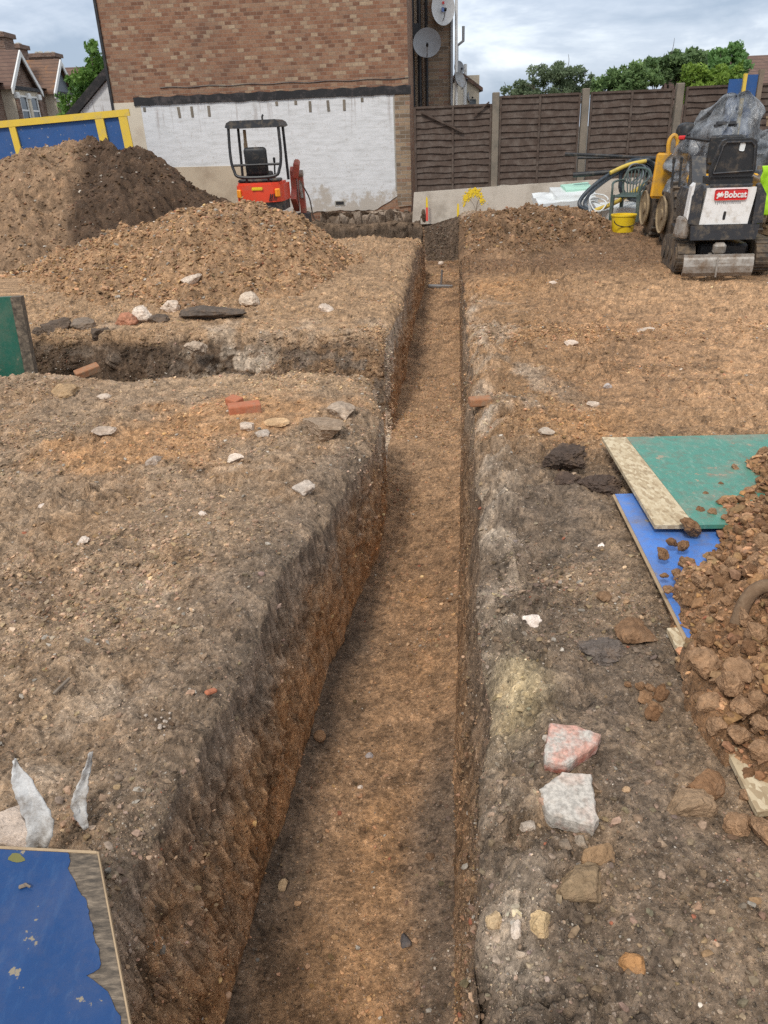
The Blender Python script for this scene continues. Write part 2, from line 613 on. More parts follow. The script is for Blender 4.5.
    Yd = Y + np.clip(fa, 0, 1) * (.09 * fbm(X * 5, Z * 6, oct=5, seed=81) - 1.2 * lumps(X, Z, 9, 82, .6)[0] - 1.0 * lumps(X, Z, 24, 83, .7)[0]) * near
    # ---- colours of the soils, with some trench light and shade painted in
    C = np.zeros((nv, ncol, 3)) + np.array(GB)
    n0 = fbm(X * .8, Y * .8, oct=5, seed=101)
    n1 = fbm(X * 2.6, Y * 2.6, oct=5, seed=102)
    n2 = fbm(X * 7, Y * 7, oct=4, seed=103)
    nz3 = fbm(X * 5, Z * 7, Y * 5, oct=4, seed=104)
    Lm, Rm = L[None] * 1.0, Rr[None] * 1.0
    C = mixc(C, BR, Lm * sstep(-.1, .5, n1) * .45)
    C = mixc(C, PG, Lm * sstep(.18, .62, n1 * .6 + n2 * .5) * .40)
    org = np.exp(-(((X + .95) / .75) ** 2 + ((Y - 4.75) / .55) ** 2)) + .75 * np.exp(-(((X + 1.5) / .6) ** 2 + ((Y - 4.1) / .3) ** 2))
    C = mixc(C, OR, Lm * sstep(.25, .8, org + .45 * n1) * .62)
    C = mixc(C, SA, Lm * np.exp(-((Vv - 5.25) / .25) ** 2) * sstep(2.2, .6, dl) * .6)
    ch = sstep(.32, .02, dl + .2 * n1) * sstep(4.3, 3.7, Vv + .3 * n0)
    C = mixc(C, CH, Lm * ch * .5)
    C = mixc(C, CH, Lm * sstep(.15, .5, n0 + .45 * n1 + .10) * sstep(4.4, 3.4, Vv) * .42)
    C = mixc(C, PG, Lm * sstep(.1, .45, n2 + .2) * np.exp(-((dl - .38) / .12) ** 2) * sstep(3.2, 2.2, Vv) * .35)
    far = sstep(6.5, 6.8, Vv)
    C = mixc(C, (0.235, 0.16, 0.095), Lm * far * .85)
    C = mixc(C, PG, Lm * far * sstep(.1, .5, n1) * sstep(7.4, 6.8, Vv) * .6)
    C = mixc(C, PG, Lm * np.exp(-((Vv - 6.6) / .22) ** 2) * sstep(-.1, .35, n1 + .1) * sstep(3.2, 1.2, dl) * .75)
    # inside the cut faces, recess shade painted over the soil colours
    cutm = np.clip(carve * 1.6, 0, 1)
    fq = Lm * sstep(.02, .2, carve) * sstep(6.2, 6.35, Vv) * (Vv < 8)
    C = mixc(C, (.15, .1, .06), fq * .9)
    C = mixc(C, (.075, .052, .034), fq * sstep(-.05, -.16, Z + .08 * nz3) * sstep(.6, 1.4, dl + .5 * n1) * .9)  # painted recess shade: the face darkens with depth
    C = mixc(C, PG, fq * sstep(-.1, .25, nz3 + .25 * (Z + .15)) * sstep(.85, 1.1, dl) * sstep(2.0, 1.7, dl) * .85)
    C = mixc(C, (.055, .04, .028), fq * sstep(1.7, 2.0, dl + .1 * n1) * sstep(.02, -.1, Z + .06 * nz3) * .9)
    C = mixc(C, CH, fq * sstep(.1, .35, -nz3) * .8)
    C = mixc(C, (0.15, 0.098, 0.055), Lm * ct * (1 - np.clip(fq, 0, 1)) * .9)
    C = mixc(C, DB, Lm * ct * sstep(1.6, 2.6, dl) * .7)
    C = mixc(C, (.06, .045, .033), Lm * sstep(.03, .2, tt) * .92)  # dark soil taken near black, so the lit trench face reads as shaded
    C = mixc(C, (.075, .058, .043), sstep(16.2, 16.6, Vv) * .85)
    # right ground
    C = mixc(C, (0.15, 0.112, 0.076), Rm * .8)
    C = mixc(C, CH, Rm * sstep(4.2, 3.3, Vv) * sstep(-.35, .35, n1 + .25 - .8 * sstep(.35, .9, dr)) * .62)
    C = mixc(C, BR, Rm * sstep(3.6, 4.5, Vv) * .85)
    C = mixc(C, (0.25, 0.158, 0.09), Rm * sstep(4.0, 5.2, Vv) * sstep(.3, 1.2, dr) * sstep(9, 7, Vv) * .75)
    C = mixc(C, OR, Rm * np.exp(-(((X - 1.25) / .25) ** 2 + ((Y - 4.2) / .35) ** 2)) * .55)
    C = mixc(C, OR, Rm * np.exp(-(((dr - .25) / .35) ** 2 + ((Vv - 8.6) / .7) ** 2)) * .45)
    C = mixc(C, (.115, .072, .042), Rm * sstep(8.5, 10.5, Vv + .6 * n0) * .8)
    rim = np.exp(-((dr - .07 - .03 * n1) / .085) ** 2)
    C = mixc(C, PG, Rm * np.clip(rim * (.32 + 1.0 * n2), 0, 1) * sstep(9.5, 7, Vv))
    C = mixc(C, PG, Rm * np.exp(-((dr - .12) / .22) ** 2) * sstep(13.0, 14.5, Vv) * sstep(-.2, .3, n1 + .1) * .8)
    C = mixc(C, (.36, .3, .17), Rm * rim * np.exp(-((Vv - 1.95) / .18) ** 2) * .6)
    C = mixc(C, PG, Rm * np.exp(-((dr - .35) / .3) ** 2) * sstep(.05, .4, n1) * sstep(3.8, 4.6, Vv) * sstep(9, 6.5, Vv) * .55)
    C = mixc(C, (.13, .085, .05), Rm * rfar * sstep(.12, .45, n1) * .55 * (1 - .7 * track))
    C = mixc(C, (.285, .19, .112), Rm * track * .75)
    # trench walls
    T = wmask
    up = (lipz - Z) / DEPTH
    wn = fbm(Y * 3.2, Z * 4.2, oct=5, seed=111)
    wn2 = .6 * fbm(Y * 9, Z * 3, oct=4, seed=112) + .6 * fbm(Y * 36, Z * 4, oct=3, seed=113)
    wc = np.zeros_like(C) + np.array((.19, .122, .07))
    wc = mixc(wc, OR, sstep(.25, .8, up + .35 * wn) * sstep(5.5, 3.5, Vv) * .36)
    wc = mixc(wc, (.13, .095, .065), sstep(.2, .5, wn2 + .1) * .6)
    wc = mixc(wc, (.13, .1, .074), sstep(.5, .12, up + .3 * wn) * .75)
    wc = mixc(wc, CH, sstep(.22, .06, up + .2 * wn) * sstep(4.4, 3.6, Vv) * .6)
    wc = mixc(wc, PG, sstep(.32, .1, up + .3 * wn) * sstep(4.3, 4.7, Vv) * sstep(9, 7, Vv) * .5)
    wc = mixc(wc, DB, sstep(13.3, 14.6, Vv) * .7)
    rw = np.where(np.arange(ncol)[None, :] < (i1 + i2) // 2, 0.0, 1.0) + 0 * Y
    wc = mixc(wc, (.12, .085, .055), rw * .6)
    wc = wc * (1.55 - .5 * rw)[..., None]  # light painted in: wall colour raised against trench shade, less on the right
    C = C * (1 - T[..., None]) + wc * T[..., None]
    # floor
    fm = np.where(trench[None, :] & (S >= 1), 1.0, 0.0)
    fc = np.zeros_like(C) + np.array((.185, .120, .070))
    fn = fbm(X * 2.4, Y * 1.6, oct=5, seed=121)
    fc = mixc(fc, OR, sstep(-.15, .45, fn + .25 - 1.2 * np.abs(tx - .5)) * sstep(5.5, 3.2, Vv) * .30)
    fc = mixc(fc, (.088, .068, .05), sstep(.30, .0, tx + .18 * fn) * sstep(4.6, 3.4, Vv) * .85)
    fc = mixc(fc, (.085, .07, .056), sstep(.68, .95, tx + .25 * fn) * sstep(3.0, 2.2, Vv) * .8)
    fc = mixc(fc, (.225, .152, .092), sstep(4.2, 5.2, Vv) * .7)
    fc = mixc(fc, (.12, .08, .05), sstep(.0, .4, fn) * sstep(7, 8.5, Vv) * .8)
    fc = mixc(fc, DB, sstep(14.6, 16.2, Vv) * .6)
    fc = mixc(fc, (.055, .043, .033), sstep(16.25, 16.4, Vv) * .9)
    fc = fc * 1.15
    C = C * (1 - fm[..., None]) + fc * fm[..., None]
    # every clod has a tone of its own
    tone = 1 + np.where(sml > 0, (sid - .5) * .8, 0) + np.where(med > 0, (mid - .5) * .5, 0) + np.where(tin > 0, (tid - .5) * .6, 0) + .25 * n2 + (fid1 - .5) * .35 + (fid2 - .5) * .35
    tone = np.where(T > 0, 1 + (wfid - .5) * .5 + (wfid2 - .5) * .65 + np.where(wl2 > 0, (wid2 - .5) * .7, 0) + np.where(wl1 > 0, (wid - .5) * .4, 0) + .35 * wn2, tone)
    C = np.clip(C * np.clip(tone, .35, 2.2)[..., None] * 1.58 * np.array((1.065, .985, .925)), .01, 3)
    C = C * np.minimum(1, .62 / C.max(-1))[..., None]
    C = np.where(near[..., None], C, np.array((.11, .1, .085)))
    V3 = np.stack([Xd, Yd, Zd], -1)
    idx = np.arange(nv * ncol).reshape(nv, ncol)
    Fq = np.stack([idx[:-1, :-1], idx[:-1, 1:], idx[1:, 1:], idx[1:, :-1]], -1).reshape(-1, 4)
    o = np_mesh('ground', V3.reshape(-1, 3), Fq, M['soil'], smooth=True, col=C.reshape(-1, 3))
    tag(o, 'bare excavated earth of the building plot with a long straight trench', None, None, 'structure')
    GW[:] = [np.clip(.12 + 1.1 * sstep(-.25, .5, fbm(X * 1.2, Y * 1.2, oct=3, seed=131)) * (1 - .8 * track) * np.where(S >= 1, .7, 1.0) * (1 - .72 * Rr[None] * sstep(2.6, 1.7, Vv)) * (1 - .55 * rfar), .05, 2)]
    return V3, C, sec, side, v


GV, GC, GSEC, GSIDE, GROWS = build_ground()
_flat = GV.reshape(-1, 3)
_hs = [_flat[::2]]


def gz(x, y):
    """height of the highest built earth near a point"""
    best = -9
    for P in _hs:
        d = (P[:, 0] - x) ** 2 + (P[:, 1] - y) ** 2
        i = int(np.argmin(d))
        if d[i] < .02:
            best = max(best, float(P[i, 2]))
    return best if best > -9 else 0.0


def on_ground(px, py, guess=0.0):
    """photo position -> point on the built earth"""
    z = guess
    for _ in range(4):
        p = atz(px, py, z)
        z = .5 * z + .5 * gz(p.x, p.y)
    return atz(px, py, z)

# ------------------------------------------------------------------ spoil heaps


def heap(name, label, x0, x1, y0, y1, nx, ny, hfun, cfun, amp=1.0, cat='soil heap', scale=1.0, lim=-.085):
    xs, ys = np.linspace(x0, x1, nx), np.linspace(y0, y1, ny)
    X, Y = np.meshgrid(xs, ys)
    H = hfun(X, Y)
    on = sstep(-.04, .06, H)
    big, _ = lumps(X, Y, 4.5 / scale, 201, .45)
    med, mid = lumps(X, Y, 11 / scale, 202, .6)
    sml, sid = lumps(X, Y, 26 / scale, 203, .7)
    fa1, fid1 = facet(X, Y, 14 / scale, 206)
    fa2, fid2 = facet(X, Y, 38 / scale, 207)
    n = fbm(X * 2.2, Y * 2.2, oct=5, seed=204)
    Z = H + on * amp * (.6 * big + .8 * med + .7 * sml + .11 * n + .35 * fa1 + .25 * fa2 + .012 * fbm(X * 14, Y * 14, oct=3, seed=205))
    C = cfun(X, Y, n, H)
    tone = 1 + np.where(sml > 0, (sid - .5) * .6, 0) + np.where(med > 0, (mid - .5) * .5, 0) + .25 * n + (fid1 - .5) * .4 + (fid2 - .5) * .4
    C = np.clip(C * np.clip(tone, .45, 1.9)[..., None] * 1.3 * np.array((1.065, .985, .925)), .01, .7)
    V = np.stack([X, Y, Z], -1)
    idx = np.arange(nx * ny).reshape(ny, nx)
    Fq = np.stack([idx[:-1, :-1], idx[:-1, 1:], idx[1:, 1:], idx[1:, :-1]], -1).reshape(-1, 4)
    keep = (H.ravel()[Fq] > lim).any(1)
    # skirt closes the underside so the heap is solid earth
    o = np_mesh(name, V.reshape(-1, 3), Fq[keep], M['soil'], smooth=True, col=C.reshape(-1, 3))
    tag(o, label, cat, 'heaps of dug earth')
    _hs.append(V.reshape(-1, 3))
    return V, C


def blob(X, Y, cx, cy, rx, ry, h, p=1.0):
    d = np.sqrt(((X - cx) / rx) ** 2 + ((Y - cy) / ry) ** 2)
    return h * np.clip(1 - d ** p, -.6, 1)


def h_back(X, Y):
    w = .34 * fbm(X * .8, Y * .8, oct=4, seed=301)
    zr = np.interp(X + .4 * w, [-9.5, -8, -7, -5.64, -5.2, -4.8, -4.44, -4.0, -3.6, -3.2, -2.8, -2.4, -1.8, -1.3], [.3, .9, 1.1, 1.36, 1.56, 1.62, 1.62, 1.56, 1.52, 1.36, 1.05, .78, .25, -.2])
    d = np.abs(Y + w - 13.1)
    return zr - .66 * np.sqrt(d * d + .09) + .2 + .10 * w - .06


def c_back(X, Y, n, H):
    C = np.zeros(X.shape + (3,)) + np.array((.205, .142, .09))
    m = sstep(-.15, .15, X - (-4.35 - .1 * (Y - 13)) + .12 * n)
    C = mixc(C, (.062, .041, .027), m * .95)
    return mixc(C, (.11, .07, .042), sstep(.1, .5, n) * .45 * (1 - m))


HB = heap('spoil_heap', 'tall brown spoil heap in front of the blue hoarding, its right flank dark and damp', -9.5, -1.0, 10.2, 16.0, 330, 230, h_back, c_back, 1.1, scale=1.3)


def h_front(X, Y):
    w = .34 * fbm(X * 1.0, Y * 1.0, oct=4, seed=311)
    zr = np.interp(X + .5 * w, [-6.6, -5.6, -4.8, -4.0, -3.15, -2.5, -2.2, -1.97, -1.6, -1.36, -.77, -.42, -.1, .15], [-.15, .05, .16, .38, .64, .70, .80, .87, .84, .80, .64, .38, .02, -.2])
    d = Y + w - 10.3
    q = np.where(d < 0, .36, .5)
    return zr * 1.06 - q * np.sqrt(d * d + .04) + .04 - .03


def c_front(X, Y, n, H):
    C = np.zeros(X.shape + (3,)) + np.array((.265, .175, .102))
    C = mixc(C, (.16, .105, .062), sstep(.0, .5, n) * .55)
    C = mixc(C, (.10, .085, .07), sstep(8.2, 7.4, Y + .5 * n) * .55)
    return C


HF = heap('spoil_heap', 'low sandy brown spoil heap in front of the red mini digger', -6.6, .1, 7.35, 12.9, 420, 370, h_front, c_front, 1.0)


def h_right(X, Y):
    w = .25 * fbm(X * .8, Y * .8, oct=3, seed=321)
    a = blob(X + w, Y + w, 2.65, 13.2, 1.35, 1.9, .42, 1.5)
    b = blob(X + w, Y, 1.95, 12.8, .95, 2.3, .36, 1.5)
    return np.minimum(np.maximum(a, b) - .05, (X - np.interp(Y + TILT * .3, RT[:, 0], RT[:, 1]) - .03) * 1.2)


def c_right(X, Y, n, H):
    C = np.zeros(X.shape + (3,)) + np.array((.14, .09, .052))
    C = mixc(C, (.19, .125, .075), sstep(.05, .5, n) * .6)
    return C


HR = heap('spoil_heap', 'dark brown soil bank in front of the plastic chair and pipes', 1.1, 4.7, 10.2, 15.4, 240, 240, h_right, c_right, 1.25)


_cb = [atz(px, py, .07) for px, py in ((800, 446), (762, 458), (735, 482), (712, 535), (700, 560), (676, 596), (690, 640), (706, 690), (726, 735), (752, 790), (790, 850))]


def h_clod(X, Y):
    """tipped clods: the foot follows the surveyed line across the boards"""
    d = np.full(X.shape, 9.0)
    ys = np.array([p.y for p in _cb])
    xs = np.array([p.x for p in _cb])
    for a, b in zip(_cb, _cb[1:]):
        vx, vy = b.x - a.x, b.y - a.y
        t = np.clip(((X - a.x) * vx + (Y - a.y) * vy) / (vx * vx + vy * vy), 0, 1)
        d = np.minimum(d, np.hypot(X - a.x - t * vx, Y - a.y - t * vy))
    edge = np.interp(Y, ys[::-1], xs[::-1], left=9, right=9)
    sd = np.where((X > edge), d, -d) + .05 * fbm(X * 4, Y * 4, oct=3, seed=331)
    far = np.maximum(0, np.hypot(X - 1.95, (Y - 2.35) * .85) - 1.15)
    return np.where(sd > 0, .05 + .52 * (1 - np.exp(-np.maximum(sd, 0) / .62)), .05 + sd * 1.6) - .45 * far ** 1.5


def c_clod(X, Y, n, H):
    C = np.zeros(X.shape + (3,)) + np.array((.20, .12, .065))
    return mixc(C, (.27, .175, .105), sstep(.05, .5, n) * .6)


HC = heap('clod_heap', 'heap of reddish brown clods tipped over the boards at right', .85, 4.0, .6, 4.1, 400, 420, h_clod, c_clod, 1.0, scale=.8, lim=.0)

# ------------------------------------------------------------------ stones and clods
_ico = {}


def ico(sub):
    if sub not in _ico:
        b = bmesh.new()
        bmesh.ops.create_icosphere(b, subdivisions=sub, radius=1)
        _ico[sub] = (np.array([v.co[:] for v in b.verts]), np.array([[v.index for v in f.verts] for f in b.faces]))
        b.free()
    return _ico[sub]


def rock_verts(seed, size, sub=3, rough=.2, cuts=0, cutd=(.45, .75), fine=.05):
    V, Fc = ico(sub)
    V = V.copy()
    rng = np.random.default_rng(seed)
    o = rng.random(3) * 50
    for _ in range(cuts):
        n = rng.normal(size=3)
        n /= np.linalg.norm(n)
        d = rng.uniform(*cutd)
        e = V @ n - d
        V = V - np.outer(np.maximum(e, 0), n)
    r = 1 + rough * fbm(V[:, 0] * 1.3 + o[0], V[:, 1] * 1.3 + o[1], V[:, 2] * 1.3 + o[2], oct=3, seed=seed % 97) + fine * noise(V[:, 0] * 6 + o[0], V[:, 1] * 6, V[:, 2] * 6, seed=3)
    if fine > .06 and sub >= 3:
        r = r + fine * .9 * noise(V[:, 0] * 13 + o[0], V[:, 1] * 13, V[:, 2] * 13, seed=8)
    V = V * r[:, None]
    V = V / (V.max(0) - V.min(0)) * np.array(size)
    return V - (V.max(0) + V.min(0)) / 2, Fc


def rock(name, label, cat, p, size, col, seed, group=None, rotz=None, tilt=(0, 0), sub=3, sink=.25, smooth=True, mat='stone', **kw):
    V, Fc = rock_verts(seed, size, sub, **kw)
    rng = np.random.default_rng(seed + 5)
    c = np.array(col) * (1 + .25 * fbm(V[:, 0] * 30, V[:, 1] * 30, V[:, 2] * 30, oct=3, seed=seed % 50))[:, None]
    o = np_mesh(name, V, Fc, M[mat], smooth=smooth, col=c)
    o.location = (p[0], p[1], p[2] + size[2] * (.5 - sink))
    o.rotation_euler = (tilt[0], tilt[1], rng.random() * 6.28 if rotz is None else rotz)
    return tag(o, label, cat, group)


def slabrock(name, label, cat, p, outline, th, col, seed, rotz=0, tilt=(0, 0), group=None, sink=.2, edgecol=None):
    """broken slab: an outline (metres) with thickness, chipped rim"""
    rng = np.random.default_rng(seed)
    pts = []
    n = len(outline)
    for i in range(n):
        a, b = np.array(outline[i]), np.array(outline[(i + 1) % n])
        m = max(2, int(np.linalg.norm(b - a) / .012))
        for k in range(m):
            q = a + (b - a) * k / m
            pts.append(q + rng.normal(size=2) * .0016)
    pts = np.array(pts)
    ctr = pts.mean(0)
    rings, cols = [], []
    top = np.array(col)
    ec = np.array(edgecol if edgecol is not None else col) * .85
    for s, zz, cc in ((0.0, th * .5, top), (.35, th * .5, top), (.7, th * .5, top), (.93, th * .48, top), (1.0, th * .38, top * .9), (1.02, 0, ec), (.98, -th * .4, ec), (.9, -th * .5, ec), (0.0, -th * .5, ec)):
        q = ctr + (pts - ctr) * s
        z = zz + .10 * th * fbm(q[:, 0] * 22, q[:, 1] * 22, oct=3, seed=seed)
        rings.append(np.column_stack([q, z]))
        cols.append(np.repeat(cc[None], len(pts), 0) * (1 + .2 * fbm(q[:, 0] * 40, q[:, 1] * 40, oct=3, seed=seed + 2))[:, None])
    V = np.concatenate(rings)
    m = len(pts)
    Fq = []
    for r in range(len(rings) - 1):
        for k in range(m):
            Fq.append((r * m + k, r * m + (k + 1) % m, (r + 1) * m + (k + 1) % m, (r + 1) * m + k))
    o = np_mesh(name, V, np.array(Fq), M['stone'], smooth=False, col=np.concatenate(cols))
    o.location = (p[0], p[1], p[2] + th * (.5 - sink))
    o.rotation_euler = (tilt[0], tilt[1], rotz)
    return tag(o, label, cat, group)

# ------------------------------------------------------------------ loose crumbs and pebbles (nobody could count these)


def scatter(name, label, P, C, size, seed, sub=1):
    rng = np.random.default_rng(seed)
    T = []
    Fc = None
    for k in range(14):
        V, Fc = rock_verts(900 + k, (1, 1, 1), sub, rough=.35, cuts=5, cutd=(.35, .8), fine=.1)
        T.append(V)
    T = np.array(T)
    n = len(P)
    pick = rng.integers(0, len(T), n)
    V = T[pick]
    sc = size[:, None] * np.column_stack([rng.uniform(.75, 1.35, n), rng.uniform(.7, 1.2, n), rng.uniform(.45, .85, n)])
    V = V * sc[:, None, :]
    a = rng.random(n) * 6.283
    ca, sa = np.cos(a)[:, None], np.sin(a)[:, None]
    X = V[..., 0] * ca - V[..., 1] * sa
    Y = V[..., 0] * sa + V[..., 1] * ca
    t = rng.normal(size=n)[:, None] * .35
    Z = V[..., 2] * np.cos(t) + X * np.sin(t)
    V = np.stack([X, Y, Z], -1) + P[:, None, :]
    V[..., 2] += (size * .12)[:, None]
    m = V.shape[1]
    Fq = (Fc[None] + (np.arange(n) * m)[:, None, None]).reshape(-1, 3)
    col = np.repeat(C[:, None, :], m, 1).reshape(-1, 3)
    o = np_mesh(name, V.reshape(-1, 3), Fq, M['crumb'], smooth=False, col=col)
    return tag(o, label, None, None, 'stuff')


def crumb_material():
    k = NT('crumb')
    at = k.n('Attribute', attribute_name='soil').outputs[0]
    f = k.ramp(k.noise(90, 3, rough=.7), [(.3, (.65, .64, .62)), (.7, (1.35, 1.33, 1.3))])
    k.base(k.mix(1.0, at, f, 'MULTIPLY'))
    k.P(Roughness=.95)
    k.b.inputs['Specular IOR Level'].default_value = .2
    return k.m


M['crumb'] = crumb_material()


def crumbs_for(V3, C3, n, seed, mask=None, wt=None, k=.0011, smax=.022, pale=.04, power=2.15):
    rng = np.random.default_rng(seed)
    P = V3.reshape(-1, 3)
    C = C3.reshape(-1, 3)
    if mask is not None:
        P, C = P[mask], C[mask]
    if wt is not None:
        cs = np.cumsum(wt.ravel()[mask])
        i = np.searchsorted(cs, rng.random(n) * cs[-1]).clip(0, len(P) - 1)
    else:
        i = rng.integers(0, len(P), n)
    P, C = P[i], C[i]
    P = P + np.column_stack([rng.normal(size=n) * .004, rng.normal(size=n) * .004, np.zeros(n)])
    d = np.linalg.norm(P - np.array((0, 0, EYE)), axis=1)
    s0 = k * d
    s = s0 * (rng.random(n) ** (-1 / power))
    s = np.minimum(s, np.maximum(smax, s0 * 1.6))
    tone = np.exp(rng.normal(size=n) * .22)
    C = C * tone[:, None] * np.column_stack([1 + .06 * rng.normal(size=n), np.ones(n), 1 + .08 * rng.normal(size=n)])
    w = rng.random(n) < pale
    C[w] = np.array((.34, .30, .25)) * np.exp(rng.normal(size=(w.sum(), 1)) * .3)
    br = rng.random(n) < .006
    C[br] = np.array((.32, .12, .07))
    return P, np.clip(C, .012, .75), s


def _ground_mask():
    X, Y = GV[..., 0], GV[..., 1]
    m = (Y > .55) & (Y < 17) & (np.abs(X) < .75 * Y + 1.4)
    return m.ravel()


gm = _ground_mask()
P_, C_, s_ = crumbs_for(GV, GC, 125000, 1, gm, GW[0])
scatter('gravel', 'crumbs of soil, grit and pebbles strewn over the bare ground and trench', P_, C_, s_, 2)
for hv, hc, n, lab, kk in ((HB[0], HB[1], 6000, 'crumbs and small stones lying on the tall dark spoil heap', .0016), (HF[0], HF[1], 12000, 'small stones and crumbs lying on the sandy spoil heap', .0017), (HR[0], HR[1], 4000, 'crumbs lying on the dark soil bank by the pipes', .0016), (HC[0], HC[1], 22000, 'small crumbs between the clods on the heap at right', .0036)):
    H = hv[..., 2].ravel() > .03
    P_, C_, s_ = crumbs_for(hv, hc, n, 11 + n, H, k=kk, smax=.05, pale=.0 if kk > .003 else .05)
    scatter('gravel', lab, P_, C_, s_, 3 + n)

# ------------------------------------------------------------------ materials of the built things


def brick_material(name, cols, mortar=(.30, .27, .23), bw=.225, bh=.075, off=0.5, dirt=(.09, .07, .06), rowshade=0.0):
    """bricks each with a colour of their own, laid in the object's x-z (or y-z) plane"""
    k = NT(name)
    sep = k.n('SeparateXYZ', {0: k.obj()})
    x = k.math('ADD', sep.outputs[0], k.math('MULTIPLY', sep.outputs[1], 1.0))
    zz = k.math('DIVIDE', sep.outputs[2], bh)
    row = k.math('FLOOR', zz)
    xx = k.math('ADD', k.math('DIVIDE', x, bw), k.math('MULTIPLY', k.math('MODULO', row, 2.0), off))
    colm = k.math('FLOOR', xx)
    cv = k.n('CombineXYZ', {0: colm, 1: row, 2: 0.0})
    wn = k.n('TexWhiteNoise', {'Vector': cv.outputs[0]}, noise_dimensions='3D')
    fx = k.math('SUBTRACT', xx, colm)
    fz = k.math('SUBTRACT', zz, row)
    mm = k.math('MAXIMUM', k.math('LESS_THAN', fx, .045), k.math('LESS_THAN', fz, .14))
    patch = k.noise(1.3, 4)
    v = k.math('ADD', k.math('MULTIPLY', wn.outputs[0], .98), k.math('MULTIPLY_ADD', patch, .24, -.12))
    n = len(cols)
    c = k.ramp(v, [(i / (n - 1), q) for i, q in enumerate(cols)])
    c = k.mix(mm, c, mortar)
    fine = k.ramp(k.noise(28, 5, rough=.7), [(.3, (.75, .74, .73)), (.7, (1.22, 1.2, 1.2))])
    c = k.mix(1.0, c, fine, 'MULTIPLY')
    if dirt:
        dm = k.ramp(k.noise(.9, 6, rough=.7), [(.5, (0, 0, 0)), (.75, (1, 1, 1))])
        c = k.mix(k.math('MULTIPLY', dm, .45), c, dirt)
    k.base(c)
    k.P(Roughness=.9)
    k.b.inputs['Specular IOR Level'].default_value = .25
    k.bump(k.math('SUBTRACT', k.math('MULTIPLY', wn.outputs[0], .3), mm), .5, .008)
    return k.m


M['brick'] = brick_material('red_brick', [(.17, .088, .056), (.24, .122, .074), (.27, .142, .086), (.29, .165, .104), (.295, .18, .115), (.40, .30, .20)], mortar=(.27, .20, .15), bw=.13, bh=.067)
M['brick_stock'] = brick_material('stock_brick', [(.17, .125, .085), (.28, .20, .135), (.35, .26, .17), (.26, .15, .1)])
M['brick_old'] = brick_material('chimney_brick', [(.12, .075, .055), (.19, .11, .08), (.24, .16, .12)], dirt=(.06, .05, .045))


def white_wall_material():
    k = NT('flaking_white_paint')
    sep = k.n('SeparateXYZ', {0: k.obj()})
    mp = k.n('Mapping', {'Vector': k.obj(), 'Scale': (1.2, 1.2, 6.0)})
    streak = k.n('TexNoise', {'Vector': mp.outputs[0], 'Scale': 2.2, 'Detail': 8, 'Roughness': .7}).outputs[0]
    drip = k.n('Mapping', {'Vector': k.obj(), 'Scale': (9, 9, .5)})
    dr = k.n('TexNoise', {'Vector': drip.outputs[0], 'Scale': 1.6, 'Detail': 6, 'Roughness': .7}).outputs[0]
    c = k.ramp(streak, [(.34, (.54, .535, .525)), (.46, (.62, .62, .615)), (.58, (.69, .69, .69))])
    # rust and soot runs below the tar band
    run = k.math('MULTIPLY', k.ramp(dr, [(.56, (0, 0, 0)), (.66, (1, 1, 1))]), k.n('MapRange', {0: sep.outputs[2], 1: 1.45, 2: 2.3, 3: 0.0, 4: .75}).outputs[0])
    c = k.mix(run, c, (.28, .23, .2))
    # bare patches near the foot
    foot = k.n('MapRange', {0: sep.outputs[2], 1: .85, 2: .05, 3: 0.0, 4: .34}).outputs[0]
    bare = k.ramp(k.math('ADD', k.noise(3.0, 8, rough=.75), foot), [(.66, (0, 0, 0)), (.76, (1, 1, 1))])
    c = k.mix(k.math('MULTIPLY', bare, .8), c, (.40, .34, .27))
    chip = k.ramp(k.noise(16, 5, rough=.7), [(.60, (0, 0, 0)), (.64, (1, 1, 1))])
    c = k.mix(k.math('MULTIPLY', chip, .5), c, (.42, .38, .34))
    k.base(c)
    k.P(Roughness=.85)
    fz = k.math('FRACT', k.math('DIVIDE', sep.outputs[2], .075))
    k.bump(k.math('ADD', k.math('MULTIPLY', k.math('LESS_THAN', fz, .14), .5), k.noise(20, 4)), .12, .008)
    return k.m


M['white_wall'] = white_wall_material()
M['cream'] = simple('cream_render', (.62, .54, .42), .85, .1, 3, (.45, .36, .27), .3, 2, bump=.2)
M['beige'] = simple('beige_render', (.50, .41, .30), .9, .12, 3, (.36, .28, .2), .5, 2, bump=.2)
M['tar'] = simple('tar_band', (.018, .017, .018), .7, .5, 8, (.11, .09, .085), .35, 5)
M['black_metal'] = simple('black_metal', (.022, .022, .024), .45, .3, 10, (.1, .08, .06), .25, 12)
M['black_plastic'] = simple('black_plastic', (.02, .021, .023), .5, .25, 9, (.13, .1, .07), .3, 9, bump=.05)
M['rubber'] = simple('rubber', (.05, .044, .038), .85, .3, 10, (.2, .145, .095), .75, 7, bump=.3)
M['track_rubber'] = simple('muddy_track_rubber', (.06, .052, .045), .9, .3, 14, (.19, .135, .085), .75, 8, bump=.5)
M['red'] = simple('orange_red_paint', (.72, .07, .03), .38, .1, 4, (.35, .14, .08), .3, 6, bump=.03)
M['boom_red'] = simple('faded_red_paint', (.45, .10, .07), .5, .2, 7, (.25, .15, .1), .45, 7, bump=.05)
M['grey_metal'] = simple('grey_metal', (.30, .30, .30), .5, .2, 9, (.2, .15, .1), .4, 8, metal=.5)
M['steel'] = simple('scraped_steel', (.36, .33, .29), .55, .35, 13, (.2, .145, .1), .6, 9, metal=.35, bump=.3)
M['white_paint'] = simple('white_paint', (.78, .77, .74), .4, .05, 4, (.42, .36, .28), .33, 7, bump=.03)
M['white_trim'] = simple('white_trim', (.78, .77, .74), .6, .06, 4, (.5, .47, .42), .3, 4)
